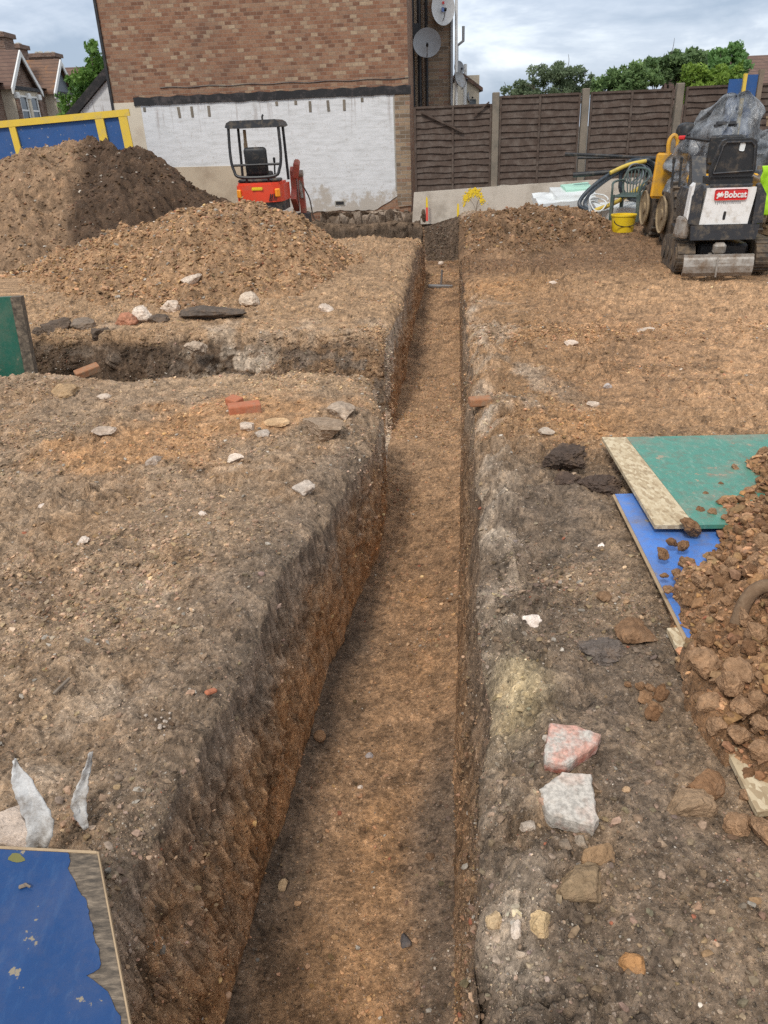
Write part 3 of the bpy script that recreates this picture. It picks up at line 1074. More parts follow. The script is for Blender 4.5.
M['dark_grey'] = simple('charcoal_paint', (.035, .037, .042), .45, .2, 8, (.2, .16, .11), .38, 9, bump=.05)
M['orange_lamp'] = simple('amber_reflector', (.9, .32, .03), .3, .05, 4, bump=0)
M['badge_red'] = simple('badge_red', (.62, .03, .03), .4, .08, 8, bump=0)
M['yellow'] = simple('yellow_paint', (.72, .50, .06), .6, .08, 5, (.45, .36, .2), .3, 6, bump=.06)
M['plant_yellow'] = simple('plant_yellow_paint', (.70, .36, .03), .45, .1, 5, (.3, .2, .1), .4, 7, bump=.05)
M['tub_yellow'] = simple('yellow_plastic', (.78, .55, .02), .45, .06, 5, (.4, .3, .15), .25, 6, bump=.03)
M['rim'] = simple('cream_wheel_rim', (.34, .25, .14), .8, .25, 8, (.17, .125, .08), .75, 7)
M['concrete'] = simple('concrete', (.36, .335, .29), .9, .18, 6, (.22, .19, .15), .45, 3, bump=.4)
M['post'] = simple('concrete_post', (.215, .18, .14), .9, .18, 7, (.14, .125, .1), .5, 4, bump=.3)
M['pale_wall'] = simple('pale_concrete', (.56, .50, .42), .9, .1, 4, (.36, .31, .25), .45, 2.5, bump=.3)
M['fence'] = simple('dark_stained_timber', (.075, .05, .037), .8, .4, 9, (.135, .105, .085), .5, 7, bump=.25)
M['hose'] = simple('dark_blue_hose', (.03, .042, .055), .42, .3, 9, (.17, .15, .13), .3, 9, bump=.03)
M['grey_hose'] = simple('grey_hose', (.14, .16, .18), .5, .2, 9, bump=.03)
M['yellow_pipe'] = simple('yellow_pipe', (.60, .43, .07), .5, .1, 6, (.3, .24, .12), .35, 8, bump=.03)
M['green_plastic'] = simple('dark_green_plastic', (.055, .085, .075), .42, .2, 6, (.2, .19, .16), .3, 7, bump=.03)
M['white_sheet'] = simple('white_plastic_sheet', (.70, .72, .71), .35, .07, 4, (.5, .45, .38), .25, 4, bump=.08)
M['mint'] = simple('mint_board', (.42, .68, .55), .6, .07, 5, bump=.04)
M['lime'] = simple('lime_fabric', (.42, .75, .03), .7, .12, 9, bump=.1)
M['galv'] = simple('dish_grey', (.34, .35, .36), .55, .08, 4, (.26, .25, .24), .4, 5, bump=.02)
M['dish_white'] = simple('dish_pale', (.66, .66, .65), .5, .05, 4, (.48, .47, .44), .35, 5, bump=.02)
M['glass'] = simple('window_glass', (.035, .045, .055), .08, .3, 2, bump=0, spec=.8)
M['glass2'] = simple('net_curtain_glass', (.34, .38, .42), .15, .25, 2, bump=0, spec=.8)
M['timber'] = simple('raw_timber', (.42, .30, .18), .8, .2, 7, (.24, .17, .1), .45, 6, bump=.15)
M['timber_grey'] = simple('weathered_timber', (.22, .17, .125), .85, .25, 9, (.12, .1, .08), .4, 6, bump=.2)
M['spray_yellow'] = simple('yellow_spray_paint', (.78, .55, .03), .7, .15, 12, bump=.02)
M['spray_red'] = simple('red_spray_paint', (.75, .10, .07), .7, .15, 12, bump=.02)


def tile_material(name, cols, moss=None):
    k = NT(name)
    sep = k.n('SeparateXYZ', {0: k.obj()})
    u = k.math('DIVIDE', k.math('ADD', sep.outputs[0], sep.outputs[1]), .2)
    w = k.math('DIVIDE', sep.outputs[2], .16)
    row = k.math('FLOOR', w)
    cv = k.n('CombineXYZ', {0: k.math('FLOOR', u), 1: row, 2: 0.0})
    wn = k.n('TexWhiteNoise', {'Vector': cv.outputs[0]}, noise_dimensions='3D')
    n = len(cols)
    c = k.ramp(k.math('MULTIPLY_ADD', k.noise(1.2, 5), .7, k.math('MULTIPLY_ADD', wn.outputs[0], .5, -.1)), [(i / (n - 1), q) for i, q in enumerate(cols)])
    gap = k.math('LESS_THAN', k.math('SUBTRACT', w, row), .16)
    c = k.mix(k.math('MULTIPLY', gap, .6), c, (.04, .03, .028))
    if moss:
        c = k.mix(k.ramp(k.noise(.8, 6, rough=.7), [(.54, (0, 0, 0)), (.66, (1, 1, 1))]), c, moss)
    k.base(c)
    k.P(Roughness=.9)
    k.bump(gap, .6, .02)
    return k.m


M['tile'] = tile_material('brown_tiles', [(.095, .06, .048), (.15, .088, .064), (.20, .125, .09)])
M['tile_orange'] = tile_material('mossy_tiles', [(.12, .075, .055), (.18, .105, .07), (.22, .12, .07)], (.36, .17, .06))


def ply_paint(name, paint, wear, bare, scratch=.3, mud=.25, grain=True, rough=.45):
    """painted sheet: scratches, flaked spots showing timber, dried mud"""
    k = NT(name)
    n1 = k.noise(5, 6, rough=.7)
    dust = k.ramp(k.noise(3.2, 7, rough=.72), [(.47, (0, 0, 0)), (.62, (1, 1, 1))])
    c = k.mix(n1, tuple(x * .8 for x in paint), tuple(min(1, x * 1.2) for x in paint))
    mp = k.n('Mapping', {'Vector': k.obj(), 'Scale': (5, 1.6, 3), 'Rotation': (0, 0, .5)})
    sc = k.n('TexNoise', {'Vector': mp.outputs[0], 'Scale': 9, 'Detail': 8, 'Roughness': .75}).outputs[0]
    c = k.mix(k.math('MULTIPLY', k.ramp(sc, [(.53, (0, 0, 0)), (.63, (1, 1, 1))]), scratch), c, wear)
    fl = k.ramp(k.noise(13, 5, rough=.65), [(.635, (0, 0, 0)), (.65, (1, 1, 1))])
    c = k.mix(k.math('MULTIPLY', fl, .85), c, bare)
    c = k.mix(k.math('MULTIPLY', dust, min(.6, mud * 1.1)), c, (.27, .215, .15))
    md = k.ramp(k.noise(17, 8, rough=.8), [(.50, (0, 0, 0)), (.62, (1, 1, 1))])
    c = k.mix(k.math('MULTIPLY', md, mud), c, MUD)
    k.base(c)
    k.P(Roughness=rough)
    k.bump(k.math('ADD', sc, fl), .2, .003)
    return k.m


M['blue_board'] = ply_paint('blue_painted_ply', (.002, .043, .155), (.04, .11, .24), (.30, .24, .14), .2, .07)
M['blue_sheet'] = ply_paint('bright_blue_sheet', (.075, .205, .56), (.2, .3, .5), (.3, .24, .16), .3, .35)
M['blue_hoard'] = ply_paint('blue_hoarding_paint', (.020, .085, .26), (.06, .14, .30), (.4, .36, .3), .2, .06, rough=.7)
M['green_board'] = ply_paint('green_painted_board', (.075, .25, .18), (.27, .38, .29), (.38, .30, .19), .5, .5)
M['dark_green_board'] = ply_paint('dark_green_board', (.02, .12, .08), (.1, .2, .15), (.3, .24, .16), .25, .2)


def osb():
    k = NT('strand_board')
    v = k.n('TexVoronoi', {'Scale': 85.0, 'Vector': k.n('Mapping', {'Vector': k.obj(), 'Scale': (1, .45, 1), 'Rotation': (0, 0, .6)}).outputs[0]})
    sp = k.n('SeparateColor', {0: v.outputs['Color']})
    c = k.ramp(sp.outputs[0], [(0, (.36, .26, .15)), (.5, (.50, .39, .24)), (1, (.62, .51, .34))])
    md = k.ramp(k.noise(14, 6, rough=.75), [(.55, (0, 0, 0)), (.70, (1, 1, 1))])
    k.base(k.mix(k.math('MULTIPLY', md, .45), c, MUD))
    k.P(Roughness=.85)
    k.bump(sp.outputs[0], .15, .003)
    return k.m


M['osb'] = osb()


def wood_bare():
    k = NT('bare_muddy_ply')
    mp = k.n('Mapping', {'Vector': k.obj(), 'Scale': (3, 14, 4), 'Rotation': (0, 0, .1)})
    g = k.n('TexNoise', {'Vector': mp.outputs[0], 'Scale': 7, 'Detail': 7, 'Roughness': .7}).outputs[0]
    c = k.ramp(g, [(.36, (.05, .04, .03)), (.5, (.125, .096, .068)), (.66, (.26, .20, .14))])
    k.base(c)
    k.P(Roughness=.85)
    k.bump(g, .3, .004)
    return k.m


M['ply_bare'] = wood_bare()


def tarp_material():
    k = NT('clear_grey_polythene')
    k.base(k.mix(k.ramp(k.noise(4, 5), [(.4, (0, 0, 0)), (.6, (1, 1, 1))]), (.05, .054, .06), (.27, .285, .30)))
    k.P(Roughness=.2)
    k.b.inputs['Specular IOR Level'].default_value = .6
    mp = k.n('Mapping', {'Vector': k.obj(), 'Scale': (4, 4, 1.5)})
    n = k.n('TexNoise', {'Vector': mp.outputs[0], 'Scale': 3, 'Detail': 6, 'Roughness': .65, 'Distortion': 1.2}).outputs[0]
    a = k.ramp(n, [(.40, (.50, .50, .50)), (.52, (.62, .62, .62)), (.62, (.86, .86, .86))])
    k.set(k.b.inputs['Alpha'], a)
    k.bump(n, .6, .03)
    return k.m


M['tarp'] = tarp_material()


def leaf_material(name, tint=1.0):
    k = NT(name)
    at = k.n('Attribute', attribute_name='soil').outputs[0]
    k.base(at)
    k.P(Roughness=.55)
    k.b.inputs['Specular IOR Level'].default_value = .3
    tr = k.n('BsdfTranslucent', {'Color': at})
    ms = k.n('MixShader', {0: .42, 1: k.b.outputs[0], 2: tr.outputs[0]})
    k.t.links.new(ms.outputs[0], k.t.nodes['Material Output'].inputs['Surface'])
    return k.m


M['leaf'] = leaf_material('leaf')
M['bark'] = simple('bark', (.085, .066, .05), .9, .3, 12, bump=.4)


# ------------------------------------------------------------------ the brick building beyond the trench
W0 = Vector((.84, 17.5, 0))
WS = -.0875
WA = math.atan(WS)


def wl(px, py):                   # photo point on the wall -> wall's own x,z
    p = onplane(px, py, W0.x, W0.y, WS)
    d = p - W0
    return d.x * math.cos(WA) + d.y * math.sin(WA), p.z


def brick_building():
    t = thing('brick_building', 'red brick building with a white painted lower wall and black tar band, beyond the trench', 'building', W0, WA)
    xl = wl(115, 111)[0]
    zb = 2.33
    MB().bb(xl, 0, 0, 3.0, -.3, 7.0).build('wall', M['brick'], t)
    # roof above, out of the picture: pitched, with a verge
    m = MB()
    m.prism([(xl - .15, 7.0), (.15, 7.0), ((xl) / 2, 9.2)], -.15, 3.1, 'y')
    m.build('roof', M['tile'], t)
    # painted lower face, broken foot
    xr = -.28
    xw = wl(143, 120)[0]
    m = MB()
    n = 60
    top = [(xw + (xr - xw) * i / n, 2.235) for i in range(n + 1)]
    rng = random.Random(3)
    bot = [(x, .06 + .10 * abs(noise(np.array([x * 2.1]), np.array([1.0]))[0]) + rng.random() * .03 + (.25 * max(0, (x + .75) / .5) if x > -.75 else 0)) for x, _ in reversed(top)]
    m.prism(top + bot, -.018, -.0, 'y')
    m.build('painted_wall', M['white_wall'], t)
    # tar band with a ragged lower edge
    m = MB()
    up = [(xw - .12 + (0.05 - xw + .12) * i / 50, 2.38 + .012 * math.sin(i * 1.7)) for i in range(51)]
    lo = [(x, 2.225 + .02 * noise(np.array([x * 4]), np.array([2.0]))[0] + .012 * rng.random()) for x, _ in reversed(up)]
    m.prism(up + lo, -.045, -.02, 'y').build('tar_band', M['tar'], t)
    MB().bb(xl, xw, -.02, 0, 1.05, 2.30).build('cream_strip', M['cream'], t)
    m = MB()
    xp = wl(236, 180)[0]
    m.prism([(xl, -.3), (xp + .35, -.3), (xp + .35, .9), (xp + .2, 1.04), (xw + .55, 1.06), (xw, 1.05), (xl, 1.05)], -.03, -.001, 'y').build('rendered_plinth', M['beige'], t)
    # bare stock brick pier on the right corner
    m = MB()
    m.prism([(xr, .25), (xr + .03, .12), (.02, .15), (.02, 2.22), (xr, 2.22)], -.03, .0, 'y').build('corner_pier', M['brick_stock'], t)
    MB().bb(xr - .03, xr, -.024, 0, .45, 2.2).build('mortar_edge', M['concrete'], t)
    # old joist pockets below the band
    for px in (146, 180, 193, 210, 278, 297, 311, 329, 345, 363):
        x, z = wl(px, 117)
        deep = px in (180, 193, 210, 311, 329, 345)
        MB().box((x, -.022, 2.08 if deep else 2.16), (.055, .012, .2 if deep else .08), (0, rng.uniform(-.05, .05), 0), bev=.004).build('joist_pocket', M['post'], t)
    x, z = wl(340, 203)
    v = MB().bb(x - .11, x + .11, -.03, -.015, z - .05, z + .05).build('air_brick', M['concrete'], t)
    MB().bb(x - .085, x + .085, -.034, -.028, z - .032, z + .032).build('vent_slot', M['black_metal'], v)
    a, b = wl(160, 88), wl(409, 78)
    MB().tube([(a[0] + (b[0] - a[0]) * i / 30, -.012, a[1] + (b[1] - a[1]) * i / 30 + .01 * math.sin(i * 1.3)) for i in range(31)], .007, 5).build('cable', M['black_metal'], t)
    # black verge board and pipe on the left corner
    MB().bb(xl - .05, xl, -.04, .05, 1.5, 7.0).build('corner_pipe', M['black_metal'], t)
    # slumped mortar and old footing along the foot
    return t


brick_building()


def footing():
    """rough pale concrete footing laid bare along the wall"""
    nx, ny = 180, 26
    xs = np.linspace(wl(322, 215)[0], wl(424, 215)[0] + .55, nx)
    s = np.linspace(0, 1, ny)
    X, S = np.meshgrid(xs, s)
    top = .03 + .05 * fbm(X * 2, X * 0, oct=4, seed=401)
    prof_y = np.where(S < .5, -.02 - S * 2 * .22, -.24 - .10 * (S - .5) * 2)
    prof_z = np.where(S < .5, top, top - .02 - (S - .5) * 2 * .75)
    r = .07 * fbm(X * 4, S * 4, oct=5, seed=402) + 1.6 * lumps(X, S * .8, 5, 403, .6)[0] * (S > .45) + 1.2 * facet(X, S * .8, 6, 405)[0] + .5 * facet(X, S * .8, 17, 406)[0]
    V = np.stack([X, prof_y - .6 * r, prof_z + r * .5], -1)
    n = fbm(X * 3, S * 3, oct=4, seed=404)
    C = np.zeros(X.shape + (3,)) + np.array((.30, .275, .235))
    C = mixc(C, (.10, .08, .06), sstep(-.1, .3, n) * .85)
    C = mixc(C, (.08, .065, .05), sstep(.4, .7, S))
    idx = np.arange(nx * ny).reshape(ny, nx)
    Fq = np.stack([idx[:-1, :-1], idx[:-1, 1:], idx[1:, 1:], idx[1:, :-1]], -1).reshape(-1, 4)
    o = np_mesh('concrete_footing', V.reshape(-1, 3), Fq, M['stone'], smooth=False, col=C.reshape(-1, 3))
    o.location = W0
    o.rotation_euler = (0, 0, WA)
    tag(o, 'rough pale concrete footing laid bare along the foot of the white wall', 'footing')


footing()

# ------------------------------------------------------------------ neighbour's rear wing, pipes and dishes


def rear_wing():
    p0 = aty(424, 60, 21)
    p1 = aty(453, 60, 21)
    x0, x1 = p0.x, p1.x
    t = thing('brick_building', 'narrow brown brick rear wing with satellite dishes, right of the big brick wall', 'building', (x0, 21, 0))
    w = x1 - x0
    MB().bb(0, w, 0, 5, -.2, 6.5).build('wall', M['brick_stock'], t)
    MB().prism([(-.2, 6.5), (w + .2, 6.5), (w / 2, 7.6)], -.1, 5, 'y').build('roof', M['tile'], t)
    MB().bb(-.34, -.002, .5, 5, -.2, 6.3).build('rendered_return', M['cream'], t)
    for dx, r, mt in ((-.11, .05, 'black_metal'), (-.27, .05, 'black_metal'), (.06, .035, 'black_metal'), (w - .04, .03, 'galv'), (w + .07, .035, 'white_trim')):
        MB().cyl((dx, -.06, -.1), (dx, -.06, 6.4), r, n=10).build('downpipe', M[mt], t)
    m = MB()
    m.box((-.2, -.1, 3.62), (.16, .14, .3), bev=.02).build('hopper_head', M['black_metal'], t)
    return t


rear_wing()


def small_cream_house():
    p = aty(463, 103, 27)
    t = thing('cream_house', 'tiny cream rendered house end showing above the first fence panel', 'house', (p.x, 27, 0))
    MB().bb(0, .5, 0, 4, -.2, 3.0).build('wall', M['cream'], t)
    MB().prism([(-.1, 3.0), (.6, 2.55), (.6, 2.65), (-.1, 3.12)], -.1, 4.1, 'y').build('roof', M['tile'], t)
    MB().cyl((.06, -.05, 0), (.06, -.05, 3.3), .05, n=8).build('downpipe', M['white_trim'], t)
    MB().bb(.2, .4, -.02, 0, 1.9, 2.35).build('window', M['glass'], t)


small_cream_house()


def satellite_dish(px, py, y, r, label, mat, yaw, tilt, arm=True, mark=False, sy=1.1, back=.25):
    p = aty(px, py, y)
    t = thing('satellite_dish', label, 'satellite dish', p, yaw, 'satellite dishes on the rear wing')
    m = MB()
    n, rings = 28, 6
    for side, off in ((1, 0.0), (-1, .012)):
        vs, fs = [(0, .12 * r + off, 0)], []
        for i in range(1, rings + 1):
            q = i / rings
            for k in range(n):
                a = k / n * 6.28319
                vs.append((r * q * math.cos(a), .12 * r - .22 * r * q * q + off, r * q * sy * math.sin(a)))
        for k in range(n):
            fs.append((0, 1 + k, 1 + (k + 1) % n))
        for i in range(rings - 1):
            for k in range(n):
                a, b = 1 + i * n + k, 1 + i * n + (k + 1) % n
                fs.append((a, a + n, b + n, b))
        m.raw(vs, fs)
    d = m.build('reflector', M[mat], t, smooth=True)
    d.rotation_euler = (tilt, 0, 0)
    m = MB()
    m.tube([(0, .1 * r, -r * .9), (0, -.35 * r, -r * .75), (0, -.75 * r, -.35 * r)], .014, 6)
    a = m.build('feed_arm', M['galv'], t)
    a.rotation_euler = (tilt, 0, 0)
    b = MB().cyl((0, -.72 * r, -.36 * r), (0, -.86 * r, -.22 * r), .03, n=10).build('receiver', M['black_plastic'], t)
    b.rotation_euler = (tilt, 0, 0)
    MB().tube([(0, .14 * r, 0), (0, back * .6, -.05), (0, back, -.3)], .02, 8).build('mount', M['black_metal'], t)
    if mark:
        e = MB().box((.01, -.105 * r + .1 * r, r * .38), (.05, .004, .05)).build('red_mark', M['badge_red'], t)
        e.rotation_euler = (tilt, 0, 0)
        e = MB().box((.0, -.02 * r - .012, -r * .12), (.075, .004, .085), bev=.01).build('blue_mark', M['blue_sheet'], t)
        e.rotation_euler = (tilt, 0, 0)


satellite_dish(443, 8, 20.75, .27, 'large pale oval satellite dish with small red and blue marks, top of the rear wing', 'dish_white', .15, -.1, mark=True, sy=1.3)
satellite_dish(427, 43, 20.55, .32, 'round grey satellite dish beside the corner of the big brick wall', 'galv', -.05, -.15, sy=.95)
satellite_dish(460, 80, 20.9, .22, 'dark grey satellite dish turned sideways above the first fence panel', 'grey_metal', .9, -.35, sy=.8, back=.12)
satellite_dish(459, 68, 22.6, .15, 'small pale satellite dish just above the sideways dark one', 'galv', .5, -.2)
satellite_dish(470, 97, 27.0, .13, 'tiny pale satellite dish lowest, at the edge of the cream house', 'galv', .7, -.2, back=.1)
m = MB()
p = aty(455, 45, 21.6)
m.tube([(p.x, 21.6, 1.5), (p.x + .05, 21.6, 3.0), (p.x + .05, 21.6, 3.35), (p.x + .2, 21.6, 3.45), (p.x + .2, 21.6, 3.75)], .035, 8)
tag(m.build('flue_pipe', M['galv']), 'thin grey flue pipe with a bend at the right edge of the rear wing', 'pipe')

# ------------------------------------------------------------------ the fence on its pale wall
F0 = Vector((.87, 17.25, 0))
FS = -.06
FA = math.atan(FS)


def fl(px, py):
    p = onplane(px, py, F0.x, F0.y, FS)
    d = p - F0
    return d.x * math.cos(FA) + d.y * math.sin(FA), p.z


def lap_panel(m, x0, x1, z0, z1, seed):
    """wavy overlapping boards"""
    nb = 13
    n = 26
    h = (z1 - z0) / nb
    for b in range(nb):
        lo, hi = z0 + b * h, z0 + (b + 1) * h + .02
        vs, fs = [], []
        for i in range(n + 1):
            x = x0 + (x1 - x0) * i / n
            q = .034 * noise(np.array([x * 2.2 + seed * 7]), np.array([b * 3.7]))[0] + .010 * noise(np.array([x * 6 + seed]), np.array([b * 1.7]))[0]
            bow = .012 * noise(np.array([x * 2.7 + seed * 3]), np.array([b * 2.3 + 9]))[0]
            vs += [(x, -.042 + bow, lo + q), (x, -.012 + .4 * bow, hi + q * .3), (x, -.026 + bow, lo + q)]
        for i in range(n):
            a, c = i * 3, i * 3 + 3
            fs += [(a, c, c + 1, a + 1), (a + 2, a + 1, c + 1, c + 2), (a, a + 2, c + 2, c)]
        m.raw(vs, fs)


def fence():
    t = thing('lap_fence', 'dark brown lap panel fence with concrete posts on top of the pale wall', 'fence', F0, FA)
    spec = [((415, 108), (491, 103), (414, 190), (491, 184)), ((499, 97), (579, 92), (498, 183), (577, 177)), ((590, 93), (672, 88), (585, 179), (666, 172)), ((684, 88), (728, 84), (678, 170), (728, 165))]
    panels = []
    for i, (tl, tr, bl, br) in enumerate(spec):
        x0, x1 = (fl(*bl)[0] + fl(*tl)[0]) / 2, (fl(*br)[0] + fl(*tr)[0]) / 2
        z1 = (fl(*tl)[1] + fl(*tr)[1]) / 2
        z0 = fl(*bl)[1] - .03
        if i == 3:
            x1 = x0 + 1.80
        panels.append((x0, x1, z0, z1))
    x1 = panels[-1][1]
    panels.append((x1 + .16, x1 + 1.98, panels[-1][2], panels[-1][3] - .02))
    panels.append((x1 + 2.14, x1 + 3.96, panels[-1][2], panels[-1][3] + .03))
    for i, (x0, x1, z0, z1) in enumerate(panels):
        m = MB()
        lap_panel(m, x0 + .03, x1 - .03, z0, z1 - .03, i)
        p = m.build('panel', M['fence'], t)
        MB().bb(x0, x0 + .04, -.055, .0, z0, z1).bb(x1 - .04, x1, -.055, .0, z0, z1).bb((x0 + x1) / 2 - .02, (x0 + x1) / 2 + .02, -.062, -.02, z0, z1).bb(x0 + .042, (x0 + x1) / 2 - .022, -.05, .01, z1 - .035, z1 + .005).bb((x0 + x1) / 2 + .022, x1 - .042, -.05, .01, z1 - .035, z1 + .005).build('batten', M['fence'], p)
        if i > 0:
            xp = (panels[i - 1][1] + x0) / 2
            MB().bb(xp - .068, xp + .068, -.09, .06, -.2, z1 + .07, bev=.012).build('post', M['post'], t)
        MB().bb(x0 + .01, x1 - .01, -.035, .02, z0 - .24, z0 - .005).build('gravel_board', M['pale_wall'] if i < 2 else M['post'], t)
    a, b = fl(421, 112), fl(463, 132)
    c, d = fl(489, 102), fl(473, 116)
    m = MB().tube([(a[0], -.075, a[1]), (b[0], -.075, b[1])], .022, 4).tube([(c[0], -.075, c[1]), (d[0], -.075, d[1])], .018, 4)
    m.build('broken_brace', M['fence'], t)


fence()


def low_wall():
    t = thing('concrete_wall', 'low pale concrete wall under the dark fence, sprayed with yellow paint', 'wall', F0, FA)
    x0 = -.02
    pts = [(px, fl(px, py)) for px, py in ((414, 190), (495, 184), (582, 178), (640, 175))]
    poly = [(x0, -.2), (5.2, -.2)] + [(q[0], q[1] - .04) for _, q in reversed(pts)]
    MB().prism(poly, -.12, -.055, 'y').build('wall', M['pale_wall'], t)
    # sprayed yellow arc and dabs on the face
    rng = random.Random(5)
    m = MB()
    arc = [(464, 203), (466, 197), (469, 193), (473, 191), (477, 192), (480, 196), (483, 201)]
    for i in range(330):
        a = rng.random() * (len(arc) - 1)
        k = int(a)
        px = arc[k][0] + (arc[k + 1][0] - arc[k][0]) * (a - k) + rng.gauss(0, 1.3)
        py = arc[k][1] + (arc[k + 1][1] - arc[k][1]) * (a - k) + rng.gauss(0, 1.7)
        x, z = fl(px, py)
        r = rng.uniform(.006, .024)
        y = -.121 - .00012 * i / 3 - .0005
        n = 7
        vs = [(x + r * rng.uniform(.6, 1.2) * math.cos(j / n * 6.283), y, z + r * rng.uniform(.6, 1.2) * math.sin(j / n * 6.283)) for j in range(n)]
        m.raw(vs, [tuple(range(n))])
    m.build('paint_mark', M['spray_yellow'], t)


low_wall()


def stake(px, y0, y1, depth, name, label, mats):
    a, b = aty(px, y1, depth), aty(px, y0, depth)
    t = thing(name, label, 'marker')
    t.location = (a.x, depth, a.z - .08)
    h = b.z - a.z + .08
    MB().bb(-.022, .022, -.012, .012, 0, h * .55, bev=.003).build('foot', M[mats[0]], t)
    MB().prism([(-.022, h * .552), (.022, h * .552), (.016, h * .9), (.0, h), (-.016, h * .9)], -.012, .012, 'y').build('tip', M[mats[1]], t)


stake(427, 196, 217, 16.95, 'marker_stake', 'thin marker stake, yellow above and red below, at the foot of the pale wall', ('spray_red', 'spray_yellow'))
stake(458, 203, 214, 16.9, 'marker_stake', 'short all yellow marker stake at the foot of the pale wall', ('spray_yellow', 'spray_yellow'))


def weed():
    p = aty(476, 212, 16.8)
    m = MB()
    rng = random.Random(2)
    for i in range(4):
        a = rng.uniform(-1, 1)
        m.tube(spline([p, p + Vector((a * .05, 0, .12)), p + Vector((a * .2, rng.uniform(-.05, .05), .2 + rng.random() * .15))], 4), .006, 4)
    o = m.build('dead_weed', M['timber_grey'])
    tag(o, 'small dry brown weed against the pale wall below the yellow paint', 'weed')


weed()

# ------------------------------------------------------------------ blue hoardings


def hoarding():
    y = 16.5
    a, b = aty(-60, 127, y), aty(131, 112, y)
    base = aty(133, 152, y)
    t = thing('hoarding', 'blue site hoarding with yellow rails behind the tall spoil heap', 'hoarding', (b.x, y, 0), 0)
    w = b.x - a.x
    t.rotation_euler = (0, R(-2.6), 0)
    # local: x to the left negative
    H = 2.12
    MB().bb(-w, 0, 0, .02, -.2, H - .02).build('panel', M['blue_hoard'], t)
    MB().bb(-w - .02, .07, -.05, -.001, H - .10, H + .015).build('rail', M['yellow'], t)
    for px in (8, 18, 107, 131):
        x = aty(px, 135, y).x - b.x + .03 * (131 - px) / 131
        wd = .16 if px in (131, 107) else .12
        if px == 8:
            x -= .95
        MB().bb(x - wd / 2, x + wd / 2, -.045, -.001, -.2, H - .102).build('post', M['yellow'], t)
    return t


hoarding()


def far_hoarding():
    p0, p1 = aty(728, 90, 16.3), aty(757, 88, 16.3)
    t = thing('hoarding', 'tall narrow blue hoarding with a yellow post at the end of the brown fence', 'hoarding', (p0.x, 16.3, 0))
    h = aty(740, 80, 16.3).z
    w = p1.x - p0.x
    MB().bb(0, w * .47, 0, .02, -.1, h + .02).bb(w * .56, w * .98, .0, .02, -.1, h + .08).build('panel', M['blue_hoard'], t)
    MB().bb(w * .46, w * .57, -.05, -.001, -.1, h + .1).build('post', M['yellow'], t)
    MB().bb(w * 1.0, w * 1.16, -.03, .05, -.1, h + .16).build('timber_post', M['timber_grey'], t)


far_hoarding()

# ------------------------------------------------------------------ terrace houses down the street


